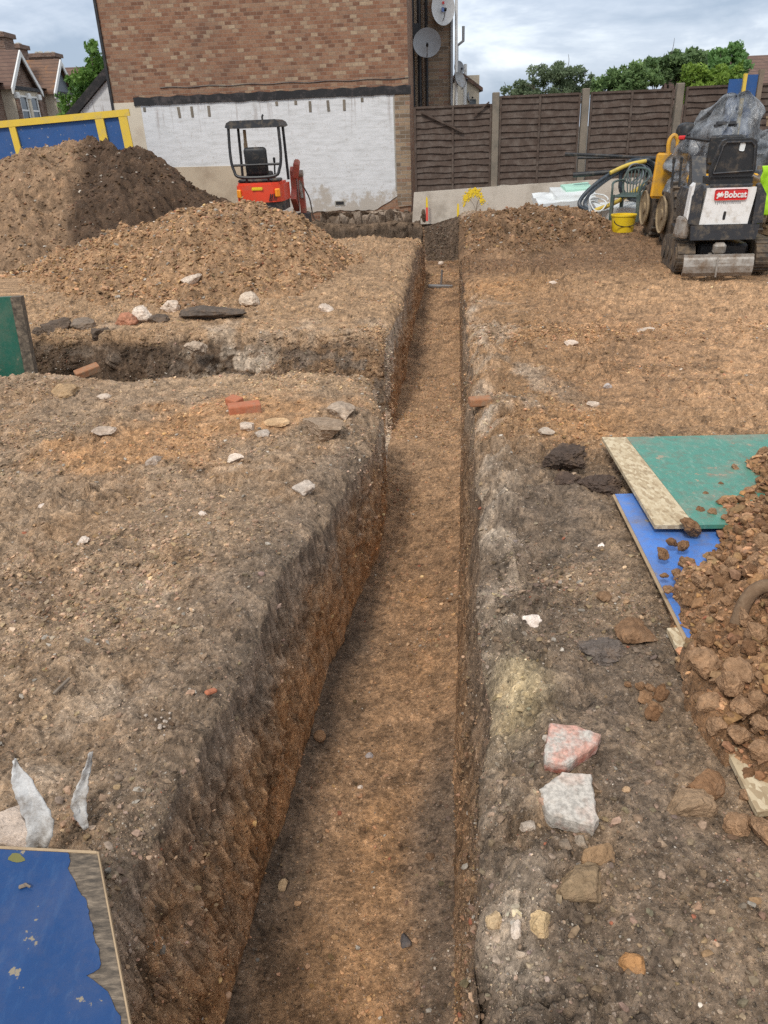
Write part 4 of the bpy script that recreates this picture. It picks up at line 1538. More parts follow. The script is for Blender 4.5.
def terrace_house(y, label, tile, chx=0.0, facade='cream'):
    x = -15.9
    t = thing('terrace_house', label, 'house', (x, y, 0), 0, 'terrace houses along the street')
    W = 5.2
    # local: +x faces the street, gable bay centred at y=0
    MB().bb(-6.5, -.55, -2.2, W - 2.2, -.2, 4.15).build('wall', M['brick_old'], t)
    # bay: lower walls and gable
    MB().bb(-.55, .0, -1.45, 1.45, -.2, 4.0).build('bay', M['cream'], t)
    m = MB()
    m.prism([(-1.45, 4.002), (1.45, 4.002), (0, 5.3)], -.4, -.12, 'x').build('gable', M['grey_hose'] if facade == 'grey' else M['brick_old'], t)
    # main roof and gable roof
    r = MB()
    r.prism([(-7.0, 4.05), (-.3, 4.12), (-3.5, 5.95)], -2.2, W - 2.2, 'y')
    rf = r.build('roof', M[tile], t)
    g = MB()
    for s in (-1, 1):
        g.prism([(s * 1.72, 3.86), (s * 1.72, 3.98), (0, 5.52), (0, 5.40)], -3.4, .08, 'x')
    g.build('gable_roof', M[tile], t)
    b = MB()
    for s in (-1, 1):
        b.prism([(s * 1.80, 3.66), (s * 1.80, 3.92), (0, 5.5), (0, 5.24)], .085, .15, 'x')
    b.build('bargeboard', M['white_trim'], t)
    MB().bb(-.02, .14, -1.5, 1.5, 3.86, 4.0).build('fascia', M['tar'], t)
    # pair of upstairs sashes plus one on each flank, and the ground floor
    for yy, ww in ((-.62, .78), (.62, .78)):
        for z0, z1 in ((1.95, 3.65), (-.1, 1.35)):
            f = MB()
            f.bb(.002, .07, yy - ww / 2 - .07, yy - ww / 2, z0, z1).bb(.002, .07, yy + ww / 2, yy + ww / 2 + .07, z0, z1).bb(.002, .075, yy - ww / 2, yy + ww / 2, z1 - .07, z1).bb(.002, .09, yy - ww / 2 - .1, yy + ww / 2 + .1, z0 - .1, z0)
            f.bb(.004, .06, yy - ww / 2, yy + ww / 2, (z0 + z1) / 2 + .2, (z0 + z1) / 2 + .27)
            fr = f.build('window', M['white_trim'], t)
            MB().bb(.006, .03, yy - ww / 2, yy + ww / 2, z0, z1 - .07).build('pane', M['glass'], fr)
    for yy in (-1.3, 0, 1.3):
        MB().bb(.0, .13, yy - .12, yy + .12, -.1, 3.5, bev=.02).build('pillar', M['brick_old'] if yy else M['cream'], t)
        MB().bb(-.01, .16, yy - .16, yy + .16, 3.5, 3.75, bev=.03).build('capital', M['white_trim'], t)
    f = MB()
    f.bb(-.548, -.48, 1.9, 2.7, 2.0, 3.6)
    fr = f.build('window', M['white_trim'], t)
    MB().bb(-.478, -.46, 1.97, 2.63, 2.07, 3.52).build('pane', M['glass'], fr)
    # chimney on the party wall
    c = MB()
    c.bb(chx - 4.3, chx - 2.8, W - 2.8, W - 1.6, 4.6, 6.3).bb(chx - 4.42, chx - 2.68, W - 2.92, W - 1.48, 6.3, 6.5)
    ch = c.build('chimney', M['brick_old'], t)
    q = MB()
    rg = random.Random(int(y))
    for k in range(5):
        q.box((chx - 3.9 + k * .2, W - 2.2 + rg.uniform(-.3, .3), 6.53), (.25, .3, .12 + rg.random() * .1), (rg.random() * .4, .2, rg.random()), bev=.04)
    q.build('cap_mortar', M['concrete'], ch)
    return t


terrace_house(36.0, 'nearest terrace house, mostly out of the picture at the left edge', 'tile')
terrace_house(41.2, 'terrace house with brown tiles and white bargeboards, second along the street', 'tile', 1.35)
terrace_house(46.4, 'terrace house with mossy orange tiles beside the leafy tree', 'tile_orange', facade='grey')
terrace_house(51.6, 'farthest terrace house, half hidden behind the leafy tree', 'tile')

# little outbuilding against the brick wall


def outbuilding():
    y = 20.0
    p = aty(120, 108, y)
    t = thing('outbuilding', 'small white outbuilding with a sloping dark roof edge between tree and brick wall', 'outbuilding', (p.x, y, 0))
    MB().prism([(-1.25, -.2), (.3, -.2), (.3, 3.25), (-1.25, 1.95)], 0, 3, 'y').build('wall', M['white_wall'], t)
    MB().prism([(-1.5, 1.76), (.35, 3.3), (.35, 3.52), (-1.5, 1.98)], -.08, 3.1, 'y').build('roof', M['tar'], t)


outbuilding()

# ------------------------------------------------------------------ trees and bushes


def tree(name, label, cat, base, crowns, n_leaf, leaf, cols, seed, trunk_r=.12, twigs=0, spread=.35, group='trees and bushes beyond the site'):
    """crowns: list of (centre, radii) ellipsoids, local to the base"""
    rng = np.random.default_rng(seed)
    t = thing(name, label, cat, base, 0, group)
    # limbs
    m = MB()
    top = Vector(crowns[0][0])
    m.tube(spline([(0, 0, -.3), (.05, .02, top.z * .35), top * .75 + Vector((0, 0, top.z * .1))], 5), [trunk_r * (1 - .05 * i) for i in range(11)], 8)
    cl = []
    for c, r in crowns:
        c, r = np.array(c), np.array(r)
        k = max(14, int(75 * (r[0] * r[1] * r[2]) ** .33))
        for _ in range(k):
            d = rng.normal(size=3)
            d /= np.linalg.norm(d)
            rad = rng.uniform(.12, 1.08) ** .6
            cl.append((c + d * r * rad, r.mean() * rng.uniform(.14, .36)))
    for q, _ in cl[::9]:
        a = Vector((0, 0, top.z * .35))
        b = Vector(q)
        m.tube(spline([a, a * .5 + b * .5 + Vector((0, 0, -.1)), b], 3), [trunk_r * .5, trunk_r * .42, trunk_r * .36, trunk_r * .3, trunk_r * .22, trunk_r * .15, trunk_r * .08][:7], 5)
    for _ in range(twigs):
        q = Vector(cl[rng.integers(len(cl))][0])
        e = q + Vector((rng.normal() * .2, rng.normal() * .2, abs(rng.normal()) * .18 + .12))
        m.tube(spline([q, q * .5 + e * .5 + Vector((.04, 0, .03)), e], 3), [.011, .010, .009, .008, .007, .006, .004], 4)
    m.build('trunk', M['bark'], t)
    # leaves
    n_leaf = int(n_leaf * 1.5)
    leaf = leaf * .8
    w = np.array([c[1] ** 2 for c in cl])
    w /= w.sum()
    pk = rng.choice(len(cl), n_leaf, p=w)
    cen = np.array([c[0] for c in cl])[pk]
    rr = np.array([c[1] for c in cl])[pk]
    d = rng.normal(size=(n_leaf, 3))
    d /= np.linalg.norm(d, axis=1)[:, None]
    P = cen + d * (rr * rng.random(n_leaf) ** .45)[:, None] * np.array((1, 1, .8))
    u = rng.normal(size=(n_leaf, 3))
    u /= np.linalg.norm(u, axis=1)[:, None]
    vv = np.cross(u, rng.normal(size=(n_leaf, 3)))
    vv /= np.linalg.norm(vv, axis=1)[:, None]
    s = leaf * rng.uniform(.6, 1.3, n_leaf)[:, None]
    V = np.stack([P - u * s, P + vv * s * .45, P + u * s, P - vv * s * .45], 1).reshape(-1, 3)
    clump_tone = rng.uniform(0, 1, len(cl))[pk]
    tt = np.clip(.6 * clump_tone + .4 * rng.random(n_leaf), 0, 1)[:, None]
    C = (np.array(cols[0]) * (1 - tt) + np.array(cols[1]) * tt) * 1.4
    C = np.repeat(C, 4, 0)
    Fq = np.arange(n_leaf * 4).reshape(-1, 4)
    np_mesh('crown', V, Fq, M['leaf'], t, smooth=False, col=C)
    return t


p = aty(92, 92, 24)
tree('leafy_tree', 'lush green tree between the terrace houses and the brick building', 'tree', (p.x, 24, 0),
     [((.15, 0, 2.75), (.75, .8, .95)), ((.35, .2, 3.45), (.5, .6, .55)), ((-.55, 0, 2.3), (.6, .7, .55)), ((.3, -.3, 2.0), (.9, .7, .7))], 9500, .085, ((.045, .10, .025), (.16, .27, .055)), 11)
p = aty(545, 85, 24)
tree('willow_bush', 'grey green bush with bare twigs behind the second fence panel', 'bush', (p.x, 24, 0),
     [((0, 0, 2.45), (.8, .6, .5)), ((.4, 0, 2.75), (.6, .5, .38)), ((-.75, 0, 2.3), (.6, .5, .33)), ((.85, 0, 2.5), (.5, .5, .45))], 6500, .06, ((.075, .105, .055), (.20, .25, .145)), 12, trunk_r=.07, twigs=14)
for px, y, h, r, lab, cols, sd, lf in (
        (628, 23, 2.5, .8, 'low mid green bush behind the third fence panel', ((.075, .13, .05), (.20, .29, .11)), 21, .075),
        (668, 24, 2.85, .9, 'dark green bush with a ragged top behind the fourth fence panel', ((.055, .095, .04), (.15, .22, .085)), 22, .08),
        (712, 22, 2.42, .75, 'bright yellow green shrub behind the blue hoarding end', ((.09, .16, .025), (.24, .33, .06)), 23, .07)):
    p = aty(px, 85, y)
    tree('bush', lab, 'bush', (p.x, y, 0), [((0, 0, h), (r, .6, .42)), ((-r * .6, 0, h - .12), (r * .6, .5, .35)), ((r * .55, .1, h + .08), (r * .55, .5, .38))], 5200, lf, cols, sd, trunk_r=.06, twigs=3)
p = aty(722, 85, 38)
tree('round_tree', 'round bright green tree in front of the distant tiled roof', 'tree', (p.x, 38, 0), [((0, 0, 3.35), (1.0, 1.0, .75)), ((.25, 0, 3.85), (.7, .7, .45)), ((-.7, 0, 3.1), (.8, .8, .6))], 7000, .11, ((.06, .13, .04), (.17, .29, .09)), 31)


def far_house():
    y = 46
    a, b = aty(700, 80, y), aty(800, 72, y)
    t = thing('brick_house', 'distant house with a brown tiled roof and a row of chimney pots, at right', 'house', (a.x, y, 0))
    MB().bb(0, 8, 0, 7, -.2, 2.6).build('wall', M['brick_old'], t)
    MB().prism([(-.3, 2.5), (7.3, 2.5), (3.5, 4.55)], .0, 8, 'x').build('roof', M['tile'], t)
    c = MB()
    x0 = aty(741, 60, y).x - a.x
    c.bb(x0, x0 + 1.5, 2.8, 3.8, 3.0, aty(750, 62, y).z)
    ch = c.build('chimney', M['brick_old'], t)
    z = aty(750, 62, y).z
    for k in range(5):
        MB().cyl((x0 + .16 + k * .29, 3.3, z), (x0 + .16 + k * .29, 3.3, z + .36), .10, .08, 10).build('chimney_pot', M['tile'], ch)


far_house()

# ------------------------------------------------------------------ the orange-red mini digger


def red_digger():
    y = 14.5
    p = aty(266, 212, y)
    t = thing('mini_excavator', 'orange red mini digger with a black canopy, standing behind the sandy heap', 'digger', (p.x, y, gz(p.x, y)), R(-4))
    t.location.z = 0.03
    t.scale = (.92, .92, .95)
    # tracks
    for s in (-1, 1):
        m = MB()
        prof = [(-.60, .17), (-.55, .04), (-.42, 0), (.42, 0), (.55, .04), (.60, .17), (.52, .28), (.40, .31), (-.40, .31), (-.52, .28)]
        m.prism(prof, s * .27, s * .45, 'x')
        tr = m.build('track', M['track_rubber'], t)
        for yy in (-.44, 0, .44):
            MB().cyl((s * .452, yy, .16), (s * .47, yy, .16), .11 if yy else .07, n=14).build('roller', M['black_metal'], tr)
    MB().bb(-.24, .24, -.4, .4, .18, .36, bev=.03).build('undercarriage', M['black_metal'], t)
    # rounded counterweight body
    m = MB()
    m.prism([(-.44, -.30), (-.40, -.46), (-.28, -.56), (0, -.60), (.28, -.56), (.40, -.46), (.44, -.30), (.44, .35), (-.44, .35)], .58, .86, 'z')
    m.build('body', M['red'], t)
    m = MB()
    m.prism([(-.42, -.29), (-.36, -.45), (-.24, -.53), (0, -.57), (.24, -.53), (.36, -.45), (.42, -.29), (.42, .35), (-.42, .35)], .42, .578, 'z')
    m.build('skirt', M['dark_grey'], t)
    m = MB()
    m.prism([(-.42, -.28), (-.37, -.44), (-.25, -.53), (0, -.565), (.25, -.53), (.37, -.44), (.42, -.28), (.40, .2), (-.40, .2)], .862, .90, 'z').build('bonnet', M['red'], t)
    for s in (-1, 1):
        MB().box((s * .355, -.53, .73), (.10, .05, .14), (0, 0, s * .75), bev=.015).build('reflector', M['orange_lamp'], t)
    MB().box((0, -.612, .81), (.20, .012, .05), bev=.01).build('handle', M['tub_yellow'], t)
    v = MB()
    for k in range(4):
        v.box((.22 + .035 * k, -.585 + .018 * k, .66), (.018, .02, .12), (0, .3, .3))
    v.build('vent', M['black_metal'], t)
    # seat
    MB().box((-.02, -.12, 1.00), (.44, .42, .14), bev=.04, seg=2).build('seat', M['black_plastic'], t)
    MB().box((-.02, -.34, 1.24), (.42, .12, .46), (.12, 0, 0), bev=.06, seg=3).build('backrest', M['black_plastic'], t, smooth=True)
    MB().bb(-.38, .38, -.42, -.02, .90, .955, bev=.02).build('seat_base', M['dark_grey'], t)
    # canopy frame
    Z = 1.84
    for s in (-1, 1):
        MB().tube(spline([(s * .44, .28, .9), (s * .43, .27, 1.3), (s * .42, .25, Z - .06)], 5), .026, 8).build('canopy_post', M['black_metal'], t)
    m = MB()
    hoop = [(.45, -.40, Z - .05), (.46, -.44, 1.35), (.42, -.47, 1.12), (.30, -.50, 1.0), (-.30, -.50, 1.0), (-.42, -.47, 1.12), (-.46, -.44, 1.35), (-.45, -.40, Z - .05)]
    m.tube(spline(hoop, 6), .027, 8)
    m.build('canopy_hoop', M['black_metal'], t)
    MB().tube([(-.44, -.45, 1.19), (.44, -.45, 1.19)], .02, 8).build('hoop_rail', M['black_metal'], t)
    for s in (-.2, .2):
        MB().tube([(s, -.5, 1.0), (s, -.45, .88)], .022, 6).build('hoop_foot', M['black_metal'], t)
    m = MB()
    m.prism([(-.50, Z - .05), (-.47, Z + .015), (-.40, Z + .05), (.40, Z + .05), (.47, Z + .015), (.50, Z - .05), (.45, Z - .07), (-.45, Z - .07)], -.46, .36, 'y')
    m.build('canopy', M['dark_grey'], t)
    MB().tube(spline([(.14, -.2, Z + .05), (.14, -.2, Z + .1), (.16, -.2, Z + .13)], 3), .018, 6).build('lamp_bracket', M['black_metal'], t)
    MB().tube([(.21, .1, .9), (.22, .16, 1.16), (.22, .16, 1.22)], .018, 6).box((.22, .16, 1.24), (.045, .045, .09), bev=.015).build('lever', M['black_plastic'], t)
    MB().tube([(-.30, .2, .9), (-.30, .22, 1.75)], .03, 8).box((-.30, .2, 1.42), (.07, .05, .24), bev=.01).build('hydraulic_hose', M['timber'], t)
    # boom folded at the right-hand side
    m = MB()
    m.prism([(.42, .55), (.62, .72), (.60, 1.02), (.72, 1.10), (.86, .95), (.86, .50), (.78, .30), (.62, .42)], .42, .53, 'x')
    m.build('boom', M['boom_red'], t)
    m = MB()
    m.box((.56, .55, 1.06), (.12, .22, .30), (.3, .2, .1), bev=.03).build('boom_head', M['boom_red'], t)
    m = MB()
    m.prism([(.60, .98), (.74, .93), (.86, .30), (.78, .16), (.70, .22)], .56, .66, 'x').build('arm', M['boom_red'], t)
    m = MB()
    m.cyl((.58, .66, 1.0), (.62, .62, .55), .035, n=10).cyl((.54, .60, .98), (.68, .60, .98), .06, n=12).build('ram', M['steel'], t)
    m = MB()
    prof = [(.55 + .2 * math.cos(a), .20 + .2 * math.sin(a)) for a in [R(q) for q in range(180, 361, 20)]]
    m.prism(prof + [(.75, .28), (.55, .28)], .50, .76, 'x').build('bucket', M['black_metal'], t)
    MB().tube(spline([(.62, .55, .85), (.78, .5, .55), (.84, .5, .2), (.98, .52, .12)], 6), .014, 6).build('hose', M['rubber'], t)
    return t


red_digger()

# ------------------------------------------------------------------ the white micro digger, seen from behind


def white_digger():
    g = atz(713, 279) + Vector((.13, .73, 0))
    t = thing('micro_excavator', 'small white and charcoal tracked digger seen from behind, with a red badge and black seat', 'digger', (g.x, g.y, gz(g.x, g.y) + .005), R(-9))
    t.scale = (.9, .9, .86)
    for s in (-1, 1):
        m = MB()
        prof = [(-.62, .19), (-.57, .06), (-.46, .0), (.46, 0), (.57, .06), (.62, .19), (.56, .32), (.44, .37), (-.44, .37), (-.56, .32)]
        m.prism(prof, s * .36, s * .57, 'x')
        tr = m.build('track', M['track_rubber'], t)
        lug = MB()
        n = len(prof)
        for i in range(n):
            a, b = Vector((0, *prof[i])), Vector((0, *prof[(i + 1) % n]))
            k = max(1, int((b - a).length / .075))
            ang = math.atan2(b.z - a.z, b.y - a.y)
            for j in range(k):
                q = a + (b - a) * (j + .5) / k
                lug.box((s * .465, q.y, q.z), (.205, .032, .034), (ang, 0, 0))
        lug.build('tread', M['track_rubber'], tr)
        for yy, rr in ((-.45, .13), (-.15, .08), (.15, .08), (.45, .13)):
            MB().cyl((s * .572, yy, .19), (s * .584, yy, .19), rr, n=16).build('roller', M['track_rubber'], tr)
    MB().bb(-.30, .30, -.42, .45, .16, .34, bev=.03).bb(-.352, .352, -.25, -.15, .1, .2).bb(-.352, .352, .15, .25, .1, .2).build('undercarriage', M['black_metal'], t)
    # blade with its arms and worn centre bracket
    m = MB()
    prof = [(-.86, .02), (-.90, .07), (-.915, .15), (-.90, .23), (-.875, .27), (-.86, .27), (-.885, .15), (-.84, .02)]
    m.prism(prof, -.40, .40, 'x')
    bl = m.build('blade', M['steel'], t)
    MB().box((-.02, -.925, .14), (.018, .015, .24)).bb(-.40, .40, -.885, -.84, .255, .285).build('blade_rib', M['steel'], bl)
    MB().box((.05, -.70, .20), (.18, .42, .06), (.12, 0, 0), bev=.01).box((.06, -.60, .32), (.15, .10, .14), (.2, 0, 0), bev=.03).box((-.25, -.66, .19), (.07, .5, .07)).box((.3, -.66, .19), (.07, .5, .07)).build('blade_arm', M['steel'], t)
    # body: charcoal sides, lower bumper, white back panel
    m = MB()
    m.prism([(-.40, .42), (.40, .42), (.46, .60), (.48, .92), (.45, 1.0), (-.43, 1.0), (-.47, .90), (-.45, .58)], -.50, .40, 'y')
    m.build('body', M['dark_grey'], t)
    MB().prism([(-.44, .42), (.44, .42), (.47, .60), (-.46, .60)], -.585, -.502, 'y').build('bumper', M['dark_grey'], t)
    m = MB()
    m.prism([(-.345, .606), (.305, .606), (.355, .98), (.355, 1.035), (-.30, 1.035), (-.30, .98)], -.56, -.503, 'y')
    pn = m.build('back_panel', M['white_paint'], t)
    for s in (-1, 1):
        m = MB()
        xs = (-.352, -.50) if s < 0 else (.362, .50)
        m.prism([(xs[0] - .02 * (s > 0) * 0, .60), (xs[1], .62), (xs[1] - s * .01, .95), (xs[0] + s * .03, 1.08), (xs[0], 1.06)], -.58, -.47, 'y')
        m.build('side_guard', M['dark_grey'], t)
    MB().prism([(-.53, .70), (-.505, .66), (-.47, 1.0), (-.46, 1.10), (-.50, 1.06)], -.56, -.40, 'y').build('side_cover', M['white_paint'], t)
    MB().box((-.53, -.40, .56), (.12, .30, .26), (0, .15, .2), bev=.04, seg=2).build('corner_bumper', M['steel'], t, label='scraped beige bumper corner')
    MB().box((-.02, -.563, .71), (.035, .012, .10), (0, .08, 0), bev=.008).build('lock', M['black_plastic'], pn)
    # badge with lettering
    MB().box((.025, -.567, .955), (.43, .010, .125), bev=.02, seg=2).build('badge', M['badge_red'], pn)
    fc = bpy.data.curves.new('badge_lettering', 'FONT')
    fc.body = 'Bobcat'
    fc.size = .105
    fc.extrude = .002
    fc.offset = .0025
    fc.align_x = 'LEFT'
    fo = link(bpy.data.objects.new('badge_lettering', fc), pn)
    fo.location = (-.065, -.576, .922)
    fo.rotation_euler = (R(90), 0, 0)
    bpy.context.view_layer.update()
    fm = bpy.data.meshes.new_from_object(fo.evaluated_get(bpy.context.evaluated_depsgraph_get()))
    fm.materials.clear()
    fm.materials.append(M['white_paint'])
    bpy.data.objects.remove(fo)
    fo = link(bpy.data.objects.new('badge_lettering', fm), pn)
    fo.location = (-.065, -.576, .922)
    fo.rotation_euler = (R(90), 0, 0)
    m = MB()
    # the small leaping emblem: a ragged pale shape left of the word
    m.prism([(-.165, .915), (-.15, .945), (-.168, .955), (-.14, .985), (-.12, .97), (-.095, .992), (-.085, .96), (-.065, .975), (-.078, .94), (-.095, .925), (-.10, .945), (-.12, .925), (-.13, .94), (-.145, .912)], -.578, -.572, 'y')
    m.build('badge_emblem', M['white_paint'], pn)
    # worn-off lettering under the badge: only grey smudges are left
    m = MB()
    rng = random.Random(4)
    for k in range(13):
        x = -.16 + k * .027
        m.box((x, -.561, .862 + rng.uniform(-.003, .003)), (rng.uniform(.009, .018), .004, rng.uniform(.022, .034)), (0, rng.uniform(-.2, .2), 0))
    m.build('worn_lettering', M['galv'], pn)
    # seat
    MB().prism([(-.24, 1.06), (.30, 1.06), (.31, 1.15), (-.25, 1.15)], -.50, -.06, 'y').build('seat', M['black_plastic'], t)
    m = MB()
    m.prism([(-.27, 1.155), (.28, 1.155), (.315, 1.22), (.29, 1.50), (.26, 1.565), (.20, 1.585), (-.12, 1.585), (-.17, 1.565), (-.20, 1.50), (-.285, 1.22)], -.52, -.44, 'y')
    bk = m.build('backrest', M['black_plastic'], t)
    MB().tube([(-.24, -.535, 1.20), (-.155, -.535, 1.51), (-.12, -.535, 1.545), (.20, -.535, 1.545), (.25, -.535, 1.5), (.275, -.535, 1.22), (-.24, -.535, 1.20)], .011, 6).build('seat_rim', M['dark_grey'], bk)
    MB().box((.09, -.525, 1.49), (.07, .006, .09), (0, .12, 0), bev=.012).build('sticker', M['white_sheet'], bk)
    MB().bb(-.26, .30, -.56, -.50, 1.04, 1.075, bev=.01).build('seat_base', M['dark_grey'], t)
    for o in t.children:
        if o.name.split('.')[0] in ('track', 'undercarriage'):
            o.location.x = .17
            o.scale.y = .86
        elif o.name.split('.')[0] not in ('blade', 'blade_arm'):
            o.scale.x = .86
            o.location.x = .09
    # levers and the boom at the far side
    for s in (-.42, -.33, .40, .47):
        MB().tube([(s, .25, 1.0), (s * 1.02, .27, 1.305)], .014, 6).box((s * 1.02, .27, 1.33), (.04, .04, .09), bev=.015).build('lever', M['black_plastic'], t)
    MB().prism([(.42, .45), (.75, .75), (.95, 1.25), (.85, 1.35), (.60, .95), (.40, .70)], -.09, .09, 'x').build('boom', M['dark_grey'], t)
    MB().prism([(.86, 1.32), (.97, 1.24), (1.25, .5), (1.15, .42)], -.06, .06, 'x').build('arm', M['dark_grey'], t)
    MB().prism([(1.02 + .22 * math.cos(R(q)), .25 + .22 * math.sin(R(q))) for q in range(150, 341, 19)] + [(1.26, .42)], -.17, .17, 'x').build('bucket', M['black_metal'], t)
    return t


white_digger()

# ------------------------------------------------------------------ yellow dumper under polythene


def tyre(t, x, y, r, w, side):
    m = MB()
    m.lathe([(r * .60, -w / 2), (r * .86, -w / 2), (r * .96, -w * .40), (r, -w * .2), (r, w * .2), (r * .96, w * .40), (r * .86, w / 2), (r * .60, w / 2)], (x, y, r), 'x', 30)
    wh = m.build('wheel', M['rubber'], t, smooth=True)
    lug = MB()
    for k in range(18):
        for s in (-1, 1):
            a = (k + (.5 if s > 0 else 0)) / 18 * 6.28319
            c, sn = math.cos(a), math.sin(a)
            # chevron bar
            lug.box((x + s * w * .24, y + (r + .004) * c, r + (r + .004) * sn), (w * .52, .05, .045), (a + math.pi / 2, 0, 0))
    lug.build('tread', M['rubber'], wh)
    rm = MB()
    s = side
    rm.lathe([(r * .62, 0), (r * .60, s * .02), (r * .50, -s * .03), (r * .2, -s * .05), (r * .18, s * .02), (0.001, s * .02)], (x + s * (w * .5 + .055), y, r), 'x', 24)
    rm.build('rim', M['rim'], wh)


def dumper():
    g = aty(706, 200, 11.9)
    t = thing('site_dumper', 'yellow site dumper with big muddy tyres, half covered in grey polythene', 'dumper', (aty(676, 215, 11.4).x + .44, 11.3, 0), R(-5))
    for sx in (-1, 1):
        tyre(t, sx * .46, 0, .40, .29, sx)
        tyre(t, sx * .46, 1.02, .40, .29, sx)
    MB().bb(-.28, .28, -.35, 1.45, .30, .48, bev=.03).build('chassis', M['black_metal'], t)
    MB().bb(-.42, .42, -.55, .22, .50, .92, bev=.06, seg=2).build('engine_cover', M['plant_yellow'], t)
    m = MB()
    m.prism([(.70, .74), (1.45, .70), (1.6, 1.02), (.60, 1.06)], -.36, .42, 'x').build('skip', M['plant_yellow'], t)
    m = MB()
    m.box((-.47, .545, .86), (.46, .05, .60), (0, .06, 0), bev=.03).build('front_plate', M['plant_yellow'], t)
    MB().box((-.48, .517, 1.02), (.15, .012, .10), (0, .06, 0), bev=.01).build('label_plate', M['black_plastic'], t)
    m = MB()
    m.tube(spline([(-.52, .55, 1.12), (-.53, .55, 1.30), (-.47, .55, 1.38), (-.41, .55, 1.30), (-.41, .55, 1.12)], 5), .03, 8).build('lifting_eye', M['plant_yellow'], t)
    m = MB()
    for s in (-.30, .30):
        m.tube([(s * .5, -.2, .9), (s * .4, -.12, 1.50)], .035, 8)
    m.tube([(-.12, -.12, 1.50), (.12, -.12, 1.50)], .035, 8)
    m.build('roll_bar', M['black_metal'], t)
    MB().box((0, -.1, 1.0), (.45, .4, .12), bev=.03).box((0, -.28, 1.2), (.45, .1, .35), bev=.03).build('seat', M['black_plastic'], t)
    MB().lathe([(.17, -.012), (.185, 0), (.17, .012), (.155, 0), (.17, -.012)], (0, .35, 1.30), 'z', 20).cyl((0, .35, 1.28), (0, .45, .9), .02, n=8).build('steering_wheel', M['black_plastic'], t)
    MB().box((-.26, .62, 1.40), (.30, .30, .26), (0, .1, .2), bev=.09, seg=3).tube([(-.26, .62, 1.3), (-.24, .6, .9)], .03, 8).build('control_cowl', M['black_plastic'], t, smooth=True)
    MB().tube([(-.14, -.19, 1.30), (-.50, -.10, 1.36)], .018, 6).build('lamp_arm', M['black_metal'], t)
    MB().box((-.53, -.08, 1.36), (.09, .05, .05), bev=.012).build('lamp', M['badge_red'], t, label='red lamp')
    return t, g


_dt, _dg = dumper()


def tarp(name, label, cx, cy, prof, seed, bottom, lean=(0, 0), folds=11, mat='tarp', cat='plastic sheet', th0=0, th1=6.28319):
    """sheet hung over something: radius and height by ring, with hanging folds"""
    nr, na = 60, 150
    rng = np.random.default_rng(seed)
    s = np.linspace(0, 1, nr)
    a = np.linspace(th0, th1, na)
    A, S = np.meshgrid(a, s)
    pr = np.array(prof)           # (s, rx, ry, z)
    rx, ry, z = [np.interp(S, pr[:, 0], pr[:, k]) for k in (1, 2, 3)]
    o = rng.random() * 20
    cx_, sx_ = np.cos(A), np.sin(A)
    f = np.abs(np.sin(A * folds / 2 + 2.2 * noise(cx_ * 1.5 + o, sx_ * 1.5, S * 2.0, seed=seed))) ** .7
    w = fbm(cx_ * 1.9 + o, sx_ * 1.9, S * 2.4, oct=2, seed=seed + 1)
    k = 1 + (S ** .6) * (.34 * (f - .5) + .34 * w)
    cr = .03 * (1 - np.abs(noise(cx_ * 3.2 + o, sx_ * 3.2, S * 4, seed=seed + 2)) * 3)
    X = rx * k * cx_ + cr * cx_ + lean[0] * S
    Y = ry * k * sx_ + cr * sx_ + lean[1] * S
    asym = 1 + .30 * noise(cx_ * 1.1 + o + 4, sx_ * 1.1, S * 1.5, seed=seed + 9)
    X, Y = X * asym, Y * asym
    Z = z + .06 * w + .05 * (np.abs(noise(cx_ * 2 + o, sx_ * 2, S * 3, seed=seed + 12)) - .2) + bottom * S ** 3 * (f - .5 + .8 * w) + .012 * fbm(X * 4, Y * 4, oct=2, seed=seed + 3)
    idx = np.arange(nr * na).reshape(nr, na)
    Fq = np.stack([idx[:-1, :-1], idx[:-1, 1:], idx[1:, 1:], idx[1:, :-1]], -1).reshape(-1, 4)
    # crumpled: a coarse lattice of offsets, joined by straight creases
    ca, cs_ = 23, 10
    off = rng.normal(size=(3, cs_, ca)) * np.array((.075, .075, .05))[:, None, None]
    off[:, :, -1] = off[:, :, 0]
    uu, ww_ = (a - a[0]) / (a[-1] - a[0]) * (ca - 1), s * (cs_ - 1)
    for q, T in enumerate((X, Y, Z)):
        t1 = np.array([np.interp(uu + .35 * np.sin(3 * k_), np.arange(ca), off[q, k_]) for k_ in range(cs_)])
        t2 = np.array([np.interp(ww_, np.arange(cs_), t1[:, i_]) for i_ in range(na)]).T
        T += t2 * np.clip(S * 5, 0, 1)
    ob = np_mesh(name, np.stack([X, Y, Z], -1).reshape(-1, 3), Fq, M[mat], smooth=True)
    ob.location = (cx, cy, 0)
    return tag(ob, label, cat)


tarp('polythene_sheet', 'crumpled grey clear polythene draped over the yellow dumper, behind the white digger', _dg.x + .08, 11.55,
     [(0, .01, .01, 1.84), (.08, .13, .18, 1.84), (.12, .20, .30, 1.74), (.30, .30, .48, 1.50), (.38, .46, .54, 1.36), (.55, .50, .62, 1.22), (.75, .56, .66, .95), (1, .56, .70, .62)], 41, .22, lean=(-.10, -.05), folds=6)
tarp('polythene_sheet', 'second grey polythene sheet, hung over plant at the right edge', _dg.x + 1.25, 12.1,
     [(0, .01, .01, 1.85), (.1, .16, .2, 1.83), (.2, .28, .34, 1.75), (.5, .42, .5, 1.2), (1, .5, .6, .35)], 47, .2)
